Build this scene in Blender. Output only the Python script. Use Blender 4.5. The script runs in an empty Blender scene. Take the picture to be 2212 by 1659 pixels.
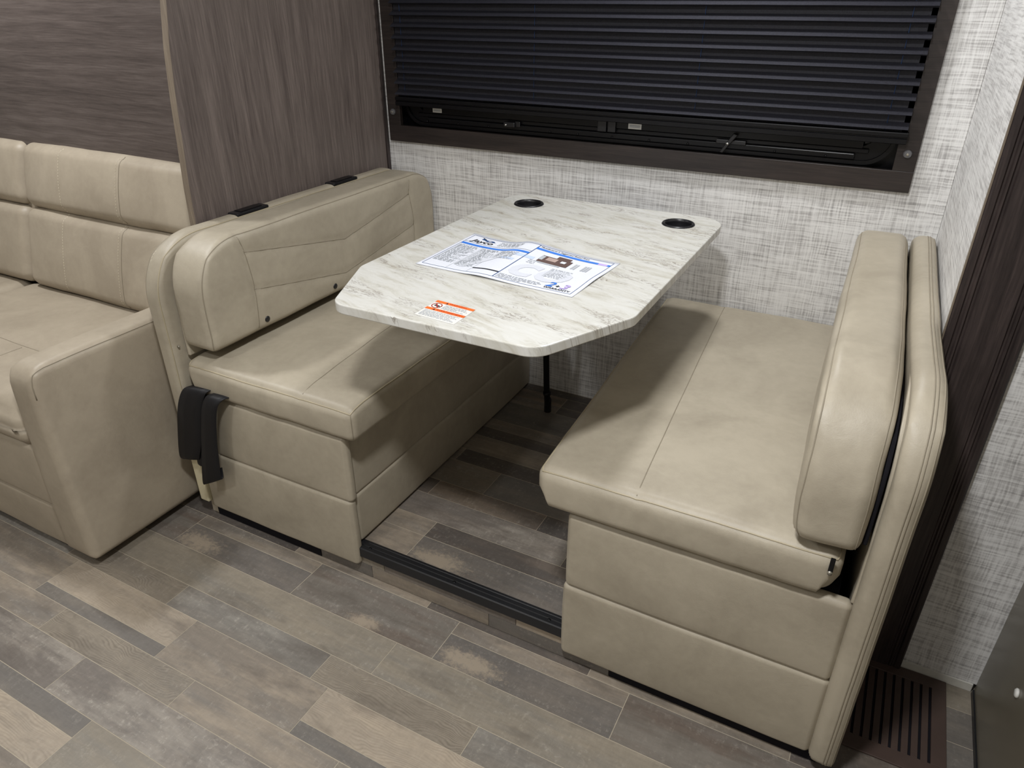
import bpy, bmesh, math, random
import numpy as np
from mathutils import Vector, Matrix, noise
from mathutils.bvhtree import BVHTree
random.seed(7)
S = bpy.context.scene
COL = S.collection
# ---------------------------------------------------------------- camera
camd = bpy.data.cameras.new('camera'); cam = bpy.data.objects.new('camera', camd); COL.objects.link(cam)
camd.sensor_fit = 'HORIZONTAL'; camd.sensor_width = 36.0; camd.lens = 1540.485/2212*36.0
camd.clip_start = 0.02
_f = Vector((-0.41094, 0.77409, -0.48158)); _r = Vector((0.88367, 0.46810, -0.00163)); _u = Vector((-0.22416, 0.42623, 0.87640))
cam.matrix_world = Matrix(((_r.x,_u.x,-_f.x,0.8781),(_r.y,_u.y,-_f.y,-2.1034),(_r.z,_u.z,-_f.z,1.38),(0,0,0,1)))
S.camera = cam
# ---------------------------------------------------------------- world, lamps, exposure
W = bpy.data.worlds.new('world'); S.world = W; W.use_nodes = True
W.node_tree.nodes['Background'].inputs[0].default_value = (0.9,0.93,1,1)
W.node_tree.nodes['Background'].inputs[1].default_value = 0.05
S.view_settings.view_transform = 'Standard'; S.view_settings.look = 'None'
S.view_settings.exposure = 0.06; S.view_settings.gamma = 1.0; S.view_settings.use_curve_mapping = False
def lamp(x, y, z, power, size=0.12, colr=(0.985,0.99,1.0)):
    d = bpy.data.lights.new('ceiling_lamp_or_fill','AREA'); d.shape='DISK'; d.size=size; d.energy=power; d.color=colr
    o = bpy.data.objects.new('ceiling_lamp_or_fill', d); COL.objects.link(o); o.location=(x,y,z); return o
lamp(0.55,-1.80,2.105, 26,0.17)          # aisle lamp in front of the dinette
lamp(-1.50,-1.12,2.105, 17,0.17)         # lamp over the sofa
lamp(-0.60,-2.50,2.105, 9,0.17)          # added fill behind the camera, lifts the ambient light
lamp(0.40,-0.36,1.905, 9.0,0.16)         # slide-out lamp over the dinette
# ---------------------------------------------------------------- material helpers
def srgb(r,g,b):
    def c(v):
        v/=255.0
        return v/12.92 if v<=0.04045 else ((v+0.055)/1.055)**2.4
    return (c(r),c(g),c(b),1.0)
class NT:
    def __init__(s, name):
        s.m = bpy.data.materials.new(name); s.m.use_nodes=True; s.t=s.m.node_tree
        s.b = s.t.nodes['Principled BSDF']
    def n(s, typ, **kw):
        nd = s.t.nodes.new(typ)
        for k,v in kw.items():
            if k.startswith('i_'):
                key=k[2:]; key=int(key) if key.isdigit() else key
                s.set(nd.inputs[key], v)
            else: setattr(nd,k,v)
        return nd
    def set(s, inp, v):
        if isinstance(v, bpy.types.NodeSocket): s.t.links.new(v, inp)
        elif isinstance(v, bpy.types.Node): s.t.links.new(v.outputs[0], inp)
        else: inp.default_value = v
    def math(s, op, a, b=0.0, c=None, clamp=False):
        nd=s.n('ShaderNodeMath', operation=op, use_clamp=clamp); s.set(nd.inputs[0],a); s.set(nd.inputs[1],b)
        if c is not None: s.set(nd.inputs[2],c)
        return nd.outputs[0]
    def comb(s,x,y,z):
        nd=s.n('ShaderNodeCombineXYZ'); s.set(nd.inputs[0],x); s.set(nd.inputs[1],y); s.set(nd.inputs[2],z); return nd.outputs[0]
    def sep(s,v):
        nd=s.n('ShaderNodeSeparateXYZ'); s.set(nd.inputs[0],v); return nd.outputs
    def noise(s, vec, scale=5.0, detail=3.0, rough=0.5, dist=0.0):
        nd=s.n('ShaderNodeTexNoise'); s.set(nd.inputs['Vector'],vec); nd.inputs['Scale'].default_value=scale
        nd.inputs['Detail'].default_value=detail; nd.inputs['Roughness'].default_value=rough; nd.inputs['Distortion'].default_value=dist
        return nd.outputs['Fac']
    def ramp(s, fac, stops, interp='LINEAR'):
        nd=s.n('ShaderNodeValToRGB'); s.set(nd.inputs[0],fac); cr=nd.color_ramp; cr.interpolation=interp
        while len(cr.elements)>1: cr.elements.remove(cr.elements[-1])
        cr.elements[0].position=stops[0][0]; cr.elements[0].color=stops[0][1]
        for p,c in stops[1:]:
            e=cr.elements.new(p); e.color=c
        return nd.outputs[0]
    def mix(s, fac, a, b, blend='MIX'):
        nd=s.n('ShaderNodeMix', data_type='RGBA', blend_type=blend); s.set(nd.inputs[0],fac)
        s.set(nd.inputs[6],a); s.set(nd.inputs[7],b); return nd.outputs[2]
    def bump(s, h, strength=0.2, dist=0.002):
        nd=s.n('ShaderNodeBump'); nd.inputs['Strength'].default_value=strength; nd.inputs['Distance'].default_value=dist
        s.set(nd.inputs['Height'],h); s.t.links.new(nd.outputs[0], s.b.inputs['Normal'])
    def pos(s): return s.n('ShaderNodeNewGeometry').outputs['Position']
    def out(s, col=None, rough=None, metal=None, spec=None):
        if col is not None: s.set(s.b.inputs['Base Color'], col)
        if rough is not None: s.set(s.b.inputs['Roughness'], rough)
        if metal is not None: s.set(s.b.inputs['Metallic'], metal)
        if spec is not None: s.set(s.b.inputs['Specular IOR Level'], spec)
        return s.m
def W01(v): return (v,v,v,1)
def plain(name, col, rough=0.5, metal=0.0, spec=0.5, var=0.06, scale=40.0):
    k=NT(name); p=k.pos(); n=k.noise(p,scale,3)
    c=k.ramp(n,[(0.3,tuple(x*(1-var) for x in col[:3])+(1,)),(0.7,tuple(min(1,x*(1+var)) for x in col[:3])+(1,))])
    return k.out(c,rough,metal,spec)
def leather(name, c0, c1, rough=0.47):
    k=NT(name); p=k.pos()
    a=k.noise(p,4.5,4,0.6,0.6); b=k.noise(p,55,3,0.6)
    f=k.math('ADD',k.math('MULTIPLY',a,0.8),k.math('MULTIPLY',b,0.2))
    c=k.ramp(f,[(0.36,c0),(0.62,c1)])
    h=k.math('ADD',k.math('MULTIPLY',k.noise(p,420,2,0.6),0.35),k.math('MULTIPLY',k.noise(p,26,3,0.6,0.8),0.9))
    k.bump(h,0.22,0.0025)
    return k.out(c,rough,None,0.42)
M={}
M['leather']=leather('tan_leather', srgb(156,147,130), srgb(174,165,147))
M['sofa_leather']=leather('taupe_leather', srgb(155,144,127), srgb(171,160,142))
M['seam']=plain('seam_thread', srgb(140,131,114),0.6)
M['piping']=plain('tan_piping', srgb(168,157,132),0.45)
M['stitch']=plain('pale_stitch_thread', srgb(205,196,174),0.6)
M['black_plastic']=plain('black_plastic', srgb(24,24,27),0.35)
M['black_metal']=plain('black_satin_metal', srgb(10,10,13),0.32,0.0,0.28)
M['black_trim']=plain('black_rubber_trim', srgb(26,27,30),0.38)
M['webbing']=plain('black_webbing', srgb(11,11,16),0.55,0,0.4,0.15,300)
M['dark_fabric_or_shade']=plain('dark_backing_or_shade', srgb(22,21,26),0.9,0,0.2)  # also colours the dark pieces that imitate shade under benches and sofa
M['cream']=plain('cream_plastic', srgb(205,196,165),0.4)
M['screw']=plain('steel_screw', srgb(170,166,155),0.3,0.8)
M['chrome']=plain('bright_rivet', srgb(225,225,225),0.2,0.9)
M['white_label']=plain('white_vinyl_label', srgb(214,213,208),0.5)
M['paper']=plain('white_paper', srgb(209,212,220),0.6,0,0.3,0.01)
M['ink_blue']=plain('blue_ink', srgb(62,118,205),0.6,0,0.2,0.05)
M['ink_navy']=plain('navy_ink', srgb(42,72,120),0.6,0,0.2)
M['ink_grey']=plain('grey_ink', srgb(170,174,179),0.6,0,0.2)
M['ink_pale']=plain('pale_watermark_ink', srgb(199,202,210),0.6,0,0.2,0.01)
M['ink_paleblue']=plain('pale_blue_ink', srgb(184,198,224),0.6,0,0.2,0.01)
M['ink_black']=plain('black_ink', srgb(35,36,42),0.6,0,0.2)
M['ink_brown']=plain('brown_ink', srgb(92,74,70),0.6,0,0.2)
M['ink_tan']=plain('tan_ink', srgb(168,148,140),0.6,0,0.2)
M['ink_violet']=plain('violet_ink', srgb(178,160,214),0.6,0,0.2)
M['ink_orange']=plain('orange_ink', srgb(226,108,50),0.5,0,0.2,0.04)
M['ink_red']=plain('dark_red_ink', srgb(150,52,44),0.5,0,0.2,0.04)
M['ceiling']=plain('white_ceiling', srgb(226,224,218),0.7,0,0.3,0.01)
M['plain_wall']=plain('light_wall', srgb(196,192,185),0.7,0,0.3,0.03,8)
M['white_strip']=plain('bare_white_strip', srgb(206,204,196),0.6,0,0.3,0.05,60)
M['cabinet']=plain('dark_olive_laminate', srgb(112,106,93),0.3,0,0.5,0.06,6)
M['grout']=plain('beige_joint', srgb(172,162,144),0.8,0,0.2,0.06,60)
def clear():
    k=NT('clear_plastic'); k.b.inputs['Transmission Weight'].default_value=0.85
    return k.out(srgb(230,230,235),0.12)
M['clear']=clear()
def glass():
    k=NT('dark_tinted_glass'); return k.out(srgb(14,16,22),0.05)
M['glass']=glass()
def wallpaper():
    k=NT('linen_wallpaper'); x,y,z=k.sep(k.pos())
    u=k.math('ADD',x,k.math('MULTIPLY',y,1.0))
    wob=k.math('MULTIPLY',k.noise(k.comb(u,z,0.0),9,2),0.008)
    hz=k.noise(k.comb(k.math('MULTIPLY',u,9.0),k.math('MULTIPLY',k.math('ADD',z,wob),230.0),1.3),1.0,4,0.62)
    vt=k.noise(k.comb(k.math('MULTIPLY',k.math('ADD',u,wob),260.0),k.math('MULTIPLY',z,11.0),7.7),1.0,4,0.62)
    big=k.noise(k.comb(k.math('MULTIPLY',u,5.0),k.math('MULTIPLY',z,7.0),0.0),1.0,3,0.6)
    f=k.math('ADD',k.math('MULTIPLY',hz,0.48),k.math('ADD',k.math('MULTIPLY',vt,0.40),k.math('MULTIPLY',big,0.12)))
    c=k.ramp(f,[(0.36,srgb(154,152,151)),(0.45,srgb(192,190,188)),(0.52,srgb(218,217,215)),(0.64,srgb(233,232,230))])
    k.bump(f,0.15,0.001)
    return k.out(c,0.6,None,0.3)
M['wallpaper']=wallpaper()
def wood(name, cols, axis='z', rough=0.5, fine=1.0):
    k=NT(name); x,y,z=k.sep(k.pos())
    a,b=(k.math('ADD',x,y),z) if axis=='z' else (z,k.math('ADD',x,y))
    wob=k.math('MULTIPLY',k.noise(k.comb(k.math('MULTIPLY',a,4.0),k.math('MULTIPLY',b,1.6),3.0),1.0,3,0.6),0.022)
    aa=k.math('ADD',a,wob)
    g=k.noise(k.comb(k.math('MULTIPLY',aa,46.0*fine),k.math('MULTIPLY',b,2.2),0.0),1.0,5,0.62,0.3)
    g2=k.noise(k.comb(k.math('MULTIPLY',aa,230.0*fine),k.math('MULTIPLY',b,9.0),5.0),1.0,4,0.7)
    g3=k.noise(k.comb(k.math('MULTIPLY',aa,7.0),k.math('MULTIPLY',b,1.2),9.0),1.0,3,0.5)
    f=k.math('ADD',k.math('MULTIPLY',g,0.40),k.math('ADD',k.math('MULTIPLY',g2,0.40),k.math('MULTIPLY',g3,0.20)))
    c=k.ramp(f,[(0.38,cols[0]),(0.50,cols[1]),(0.62,cols[2])])
    k.bump(g2,0.08,0.001)
    return k.out(c,rough,None,0.4)
M['wood_v']=wood('grey_brown_wood_upright', (srgb(80,71,67),srgb(101,91,86),srgb(121,110,104)))
M['wood_h']=wood('grey_brown_wood_level', (srgb(68,60,57),srgb(86,77,73),srgb(102,93,89)),'x')
M['wood_dark']=wood('espresso_wood', (srgb(34,28,28),srgb(52,44,43),srgb(70,60,58)),'z',0.42)
M['wood_frame']=wood('espresso_frame', (srgb(33,28,27),srgb(44,38,36),srgb(56,48,45)),'x',0.4)
M['edge_band']=wood('light_oak_edge', (srgb(100,89,77),srgb(121,109,95),srgb(138,126,110)))
M['vent']=plain('brown_vent_metal', srgb(74,60,54),0.45,0.0,0.4)
def marble():
    k=NT('white_stone_laminate'); x,y,z=k.sep(k.pos())
    ca,sa=math.cos(math.radians(-16)),math.sin(math.radians(-16)); y2=k.math('ADD',y,k.math('MULTIPLY',z,0.3))
    u=k.math('ADD',k.math('MULTIPLY',x,ca),k.math('MULTIPLY',y2,sa)); v=k.math('SUBTRACT',k.math('MULTIPLY',y2,ca),k.math('MULTIPLY',x,sa))
    w=k.math('MULTIPLY',k.math('SUBTRACT',k.noise(k.comb(k.math('MULTIPLY',u,6.0),k.math('MULTIPLY',v,10.0),0.0),1.0,4,0.6),0.5),0.07)
    v2=k.math('ADD',v,w)
    n1=k.noise(k.comb(k.math('MULTIPLY',u,6.0),k.math('MULTIPLY',v2,34.0),2.0),1.0,6,0.70,0.2)
    n2=k.noise(k.comb(k.math('MULTIPLY',u,15.0),k.math('MULTIPLY',v2,120.0),4.0),1.0,6,0.72,0.5)
    n3=k.noise(k.comb(k.math('MULTIPLY',u,5.0),k.math('MULTIPLY',v,14.0),8.0),1.0,5,0.65)
    n4=k.noise(k.comb(k.math('MULTIPLY',u,26.0),k.math('MULTIPLY',v2,60.0),14.0),1.0,5,0.75)
    base=k.ramp(n1,[(0.28,srgb(174,168,154)),(0.42,srgb(193,191,182)),(0.52,srgb(203,202,196)),(0.7,srgb(208,208,204))])
    base=k.mix(k.ramp(n4,[(0.58,W01(0)),(0.72,W01(0.5))]),base,srgb(222,222,219))
    vm=k.ramp(k.math('ABSOLUTE',k.math('SUBTRACT',n2,0.47)),[(0.0,W01(1)),(0.012,W01(0.6)),(0.03,W01(0))])
    gate=k.ramp(n3,[(0.50,W01(0)),(0.58,W01(1))])
    c=k.mix(k.math('MULTIPLY',k.math('MULTIPLY',vm,gate),0.85),base,srgb(106,93,80))
    c=k.mix(k.math('MULTIPLY',k.ramp(n2,[(0.30,W01(0.9)),(0.40,W01(0))]),k.ramp(n3,[(0.44,W01(0)),(0.60,W01(0.7))])),c,srgb(134,123,108))
    return k.out(c,0.24,None,0.5)
M['marble']=marble()
def shade_cloth():
    k=NT('black_pleated_cloth'); p=k.pos(); n=k.noise(p,260,3,0.6)
    c=k.ramp(n,[(0.3,srgb(30,30,36)),(0.7,srgb(44,44,52))]); k.bump(n,0.25,0.001)
    return k.out(c,0.62,None,0.35)
M['shade']=shade_cloth()
def plank_mat(name, base, warm, cool, wm=0.5, cm=0.5, light=0.5, grain=0.0, patch=None, streak=1.0):
    """weathered plank print: broad streaks of a warm and a cool tone, pale scuffs, fine scratches, optional worn patch"""
    k=NT(name); x,y,z=k.sep(k.pos()); rnd=k.n('ShaderNodeObjectInfo').outputs['Random']
    off=k.math('MULTIPLY',rnd,61.0); yy=k.math('ADD',y,z)
    def nz(fx,fy,o,det=5,ro=0.62,di=0.3): return k.noise(k.comb(k.math('MULTIPLY',x,fx),k.math('MULTIPLY',yy,fy),k.math('ADD',off,o)),1.0,det,ro,di)
    broad=nz(3.0,20.0*streak,0.0); broad2=nz(2.2,15.0*streak,11.0); blot=nz(11.0,26.0,23.0,6,0.7)
    fine=nz(30.0,150.0,31.0,4,0.7); cross=nz(120.0,38.0,37.0,3,0.7); speck=nz(75.0,95.0,41.0,5,0.8)
    c=k.mix(k.ramp(k.math('ADD',broad,k.math('MULTIPLY',k.math('SUBTRACT',blot,0.5),0.35)),[(0.44,W01(0)),(0.62,W01(wm))]),base,warm)
    c=k.mix(k.ramp(k.math('ADD',broad2,k.math('MULTIPLY',k.math('SUBTRACT',blot,0.5),0.35)),[(0.47,W01(0)),(0.66,W01(cm))]),c,cool)
    if grain:
        wv=nz(5.0,9.0,3.0,2); g=k.math('FRACT',k.math('MULTIPLY',k.math('ADD',yy,k.math('MULTIPLY',wv,0.09)),190.0))
        g=k.math('ABSOLUTE',k.math('SUBTRACT',g,0.5))
        gm=k.math('MULTIPLY',k.ramp(g,[(0.10,W01(grain)),(0.32,W01(0))]),k.ramp(blot,[(0.40,W01(0)),(0.58,W01(1))]))
        c=k.mix(gm,c,srgb(88,79,68))
    tone=k.math('ADD',0.47,k.math('ADD',k.math('MULTIPLY',fine,0.42),k.math('ADD',k.math('MULTIPLY',blot,0.42),k.math('MULTIPLY',cross,0.22))))
    c=k.mix(1.0,c,k.comb(tone,tone,tone),'MULTIPLY')
    sc=k.math('MULTIPLY',k.ramp(k.math('ADD',k.math('MULTIPLY',speck,0.7),k.math('MULTIPLY',cross,0.3)),[(0.535,W01(0)),(0.66,W01(light))]),k.ramp(broad2,[(0.42,W01(0.25)),(0.60,W01(1))]))
    c=k.mix(sc,c,srgb(186,180,168))
    dk=k.ramp(nz(4.0,12.0,53.0,4),[(0.56,W01(0)),(0.72,W01(0.45))])
    c=k.mix(dk,c,srgb(78,70,63))
    if patch:
        px,py,rx,ry,pc=patch
        g=k.n('ShaderNodeTexCoord').outputs['Generated']; gx,gy,gz=k.sep(g)
        du=k.math('DIVIDE',k.math('SUBTRACT',gx,px),rx); dv=k.math('DIVIDE',k.math('SUBTRACT',gy,py),ry)
        dd=k.math('SQRT',k.math('ADD',k.math('MULTIPLY',du,du),k.math('MULTIPLY',dv,dv)))
        edge=k.math('ADD',dd,k.math('ADD',k.math('MULTIPLY',k.math('SUBTRACT',speck,0.5),2.4),k.math('MULTIPLY',k.math('SUBTRACT',blot,0.5),1.6)))
        c=k.mix(k.ramp(edge,[(0.35,W01(0.80)),(1.15,W01(0))]),c,pc)
    k.bump(fine,0.10,0.001)
    return k.out(c,k.ramp(fine,[(0.3,W01(0.42)),(0.7,W01(0.54))]),None,0.4)
TAN=srgb(160,147,129)
_w,_c,_p=srgb(148,134,117),srgb(112,109,105),srgb(164,150,131)
PM={
 'taupe': plank_mat('plank_taupe',srgb(128,119,108),_p,_c,0.55,0.5,0.4),
 'olive': plank_mat('plank_olive',srgb(133,125,112),srgb(146,136,120),srgb(120,116,109),0.5,0.6,0.35),
 'slate': plank_mat('plank_slate',srgb(110,105,99),srgb(126,118,107),srgb(99,96,93),0.5,0.5,0.3),
 'dark':  plank_mat('plank_dark',srgb(90,84,79),srgb(112,101,91),srgb(80,77,75),0.6,0.5,0.35),
 'peach': plank_mat('plank_peach',srgb(158,146,130),srgb(172,158,139),srgb(130,122,112),0.6,0.5,0.25,0.22),
 'grain': plank_mat('plank_grain',srgb(132,123,110),srgb(146,136,121),srgb(116,110,102),0.5,0.5,0.35,0.40),
 'blue':  plank_mat('plank_blue',srgb(118,113,106),srgb(130,121,109),srgb(142,138,130),0.5,0.7,0.5,streak=0.7),
 'mauve': plank_mat('plank_mauve',srgb(114,107,100),srgb(130,121,111),srgb(152,145,135),0.7,0.7,0.55),
 'slate_patch': plank_mat('plank_slate_patch',srgb(103,98,93),srgb(119,111,102),srgb(93,90,87),0.5,0.5,0.4,patch=(0.17,0.34,0.20,0.44,TAN)),
 'grey_patch': plank_mat('plank_grey_patch',srgb(115,109,101),srgb(100,88,79),srgb(124,119,112),0.8,0.5,0.35,patch=(0.52,0.10,0.12,0.22,TAN)),
 'brown': plank_mat('plank_brown',srgb(116,104,93),srgb(150,132,112),srgb(100,95,90),0.8,0.5,0.35),
}
# ---------------------------------------------------------------- object helpers
def link(name, me, mat=None, parent=None, loc=(0,0,0), rot=(0,0,0), smooth=False):
    o=bpy.data.objects.new(name, me); COL.objects.link(o)
    if mat is not None and not me.materials: me.materials.append(mat)
    if parent is not None: o.parent=parent
    o.location=loc; o.rotation_euler=rot
    if smooth: me.polygons.foreach_set('use_smooth',[True]*len(me.polygons))
    return o
def tag(o, label=None, cat=None, group=None, kind=None):
    if label: o['label']=label
    if cat: o['category']=cat
    if group: o['group']=group
    if kind: o['kind']=kind
    return o
def thing(name, label, cat, loc=(0,0,0), group=None):
    o=bpy.data.objects.new(name,None); COL.objects.link(o); o.location=loc; o.empty_display_size=0.05
    return tag(o,label,cat,group)
def pl(parent):  # location of a top-level ancestor
    v=Vector((0,0,0))
    while parent is not None: v+=parent.location; parent=parent.parent
    return v
def bm_box(bm, c, h, bev=0.0, seg=2):
    r=bmesh.ops.create_cube(bm,size=1.0); vs=r['verts']
    for v in vs: v.co=Vector((c[0]+v.co.x*2*h[0], c[1]+v.co.y*2*h[1], c[2]+v.co.z*2*h[2]))
    if bev>0:
        es=set(e for v in vs for e in v.link_edges)
        bmesh.ops.bevel(bm,geom=list(es),offset=bev,segments=seg,affect='EDGES',profile=0.5)
def box(name, lo, hi, mat, parent=None, bev=0.0, seg=2):
    lo=Vector(lo); hi=Vector(hi); c=(lo+hi)/2; h=(hi-lo)/2
    bm=bmesh.new(); bm_box(bm,(0,0,0),h,bev,seg); me=bpy.data.meshes.new(name); bm.to_mesh(me); bm.free()
    return link(name,me,mat,parent,c-pl(parent))
def boxes(name, items, mat, parent=None, bev=0.0, origin=None):
    allp=[Vector(i[0]) for i in items]; o=Vector(origin) if origin else allp[0]
    bm=bmesh.new()
    for lo,hi in items:
        lo=Vector(lo);hi=Vector(hi); bm_box(bm,(lo+hi)/2-o,(hi-lo)/2,bev)
    me=bpy.data.meshes.new(name); bm.to_mesh(me); bm.free()
    return link(name,me,mat,parent,o-pl(parent))
def meshobj(name, verts, faces, mat, parent=None, smooth=False):
    c=sum((Vector(v) for v in verts),Vector())/len(verts)
    me=bpy.data.meshes.new(name); me.from_pydata([tuple(Vector(v)-c) for v in verts],[],faces); me.update()
    return link(name,me,mat,parent,c-pl(parent),smooth=smooth)
def prism(name, poly, plane, a, b, mat, parent=None, bev=0.0, seg=2):
    """extrude a 2-D outline; plane 'xy' -> along z, 'yz' -> along x, 'xz' -> along y"""
    def P(p,t): return {'xy':(p[0],p[1],t),'yz':(t,p[0],p[1]),'xz':(p[0],t,p[1])}[plane]
    bm=bmesh.new(); c=sum((Vector(P(p,(a+b)/2)) for p in poly),Vector())/len(poly)
    va=[bm.verts.new(Vector(P(p,a))-c) for p in poly]; vb=[bm.verts.new(Vector(P(p,b))-c) for p in poly]; n=len(poly)
    bm.faces.new(va); bm.faces.new(vb[::-1])
    for i in range(n): bm.faces.new((va[i],vb[i],vb[(i+1)%n],va[(i+1)%n]))
    bmesh.ops.recalc_face_normals(bm,faces=bm.faces)
    if bev>0:
        rim=[e for e in bm.edges if (e.verts[0] in va and e.verts[1] in va) or (e.verts[0] in vb and e.verts[1] in vb)]
        bmesh.ops.bevel(bm,geom=rim,offset=bev,segments=seg,affect='EDGES',profile=0.5)
    me=bpy.data.meshes.new(name); bm.to_mesh(me); bm.free()
    return link(name,me,mat,parent,c-pl(parent))
def round_poly(pts, rads, n=6):
    out=[]; N=len(pts)
    for i,p in enumerate(pts):
        r=rads[i]; p=Vector(p); a=(Vector(pts[i-1])-p); b=(Vector(pts[(i+1)%N])-p)
        if r<=0: out.append(tuple(p)); continue
        a.normalize(); b.normalize(); ang=a.angle(b); t=r/math.tan(ang/2); c=p+(a+b).normalized()*(r/math.sin(ang/2))
        s=p+a*t-c; e=p+b*t-c; tot=s.angle_signed(e)
        for k in range(n+1):
            th=-tot*k/n; out.append((c.x+s.x*math.cos(th)-s.y*math.sin(th), c.y+s.x*math.sin(th)+s.y*math.cos(th)))
    return out
def tube(name, pts, r, mat, parent=None, closed=False, sides=6):
    pts=[Vector(p) for p in pts]; n=len(pts); verts=[]; faces=[]
    prev=None
    for i,p in enumerate(pts):
        if closed: t=(pts[(i+1)%n]-pts[i-1])
        else: t=pts[min(i+1,n-1)]-pts[max(i-1,0)]
        if t.length<1e-9: t=Vector((0,0,1))
        t.normalize()
        a=prev if prev is not None else Vector((0,0,1))
        a=a-t*a.dot(t)
        if a.length<1e-3: a=Vector((1,0,0))-t*t.x
        if a.length<1e-3: a=Vector((0,1,0))-t*t.y
        a.normalize(); prev=a; b=t.cross(a)
        for k in range(sides):
            th=2*math.pi*k/sides; verts.append(p+a*(r*math.cos(th))+b*(r*math.sin(th)))
    m=n if closed else n-1
    for i in range(m):
        for k in range(sides):
            j=(i+1)%n; faces.append((i*sides+k,i*sides+(k+1)%sides,j*sides+(k+1)%sides,j*sides+k))
    if not closed:
        faces.append(tuple(range(sides))[::-1]); faces.append(tuple((n-1)*sides+k for k in range(sides)))
    return meshobj(name,verts,faces,mat,parent,True)
def lathe(name, prof, c, mat, parent=None, axis='z', n=24, smooth=True, caps=(True,True)):
    verts=[];faces=[]
    for (r,h) in prof:
        for k in range(n):
            th=2*math.pi*k/n; x,y=r*math.cos(th),r*math.sin(th)
            verts.append({'z':(x,y,h),'y':(x,h,y),'x':(h,x,y)}[axis])
    for i in range(len(prof)-1):
        for k in range(n): faces.append((i*n+k,i*n+(k+1)%n,(i+1)*n+(k+1)%n,(i+1)*n+k))
    if caps[0]: faces.append(tuple(range(n)))
    if caps[1]: faces.append(tuple((len(prof)-1)*n+k for k in range(n)))
    me=bpy.data.meshes.new(name); me.from_pydata(verts,[],faces); me.update()
    bm=bmesh.new(); bm.from_mesh(me); bmesh.ops.recalc_face_normals(bm,faces=bm.faces); bm.to_mesh(me); bm.free()
    return link(name,me,mat,parent,Vector(c)-pl(parent),smooth=smooth)
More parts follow.
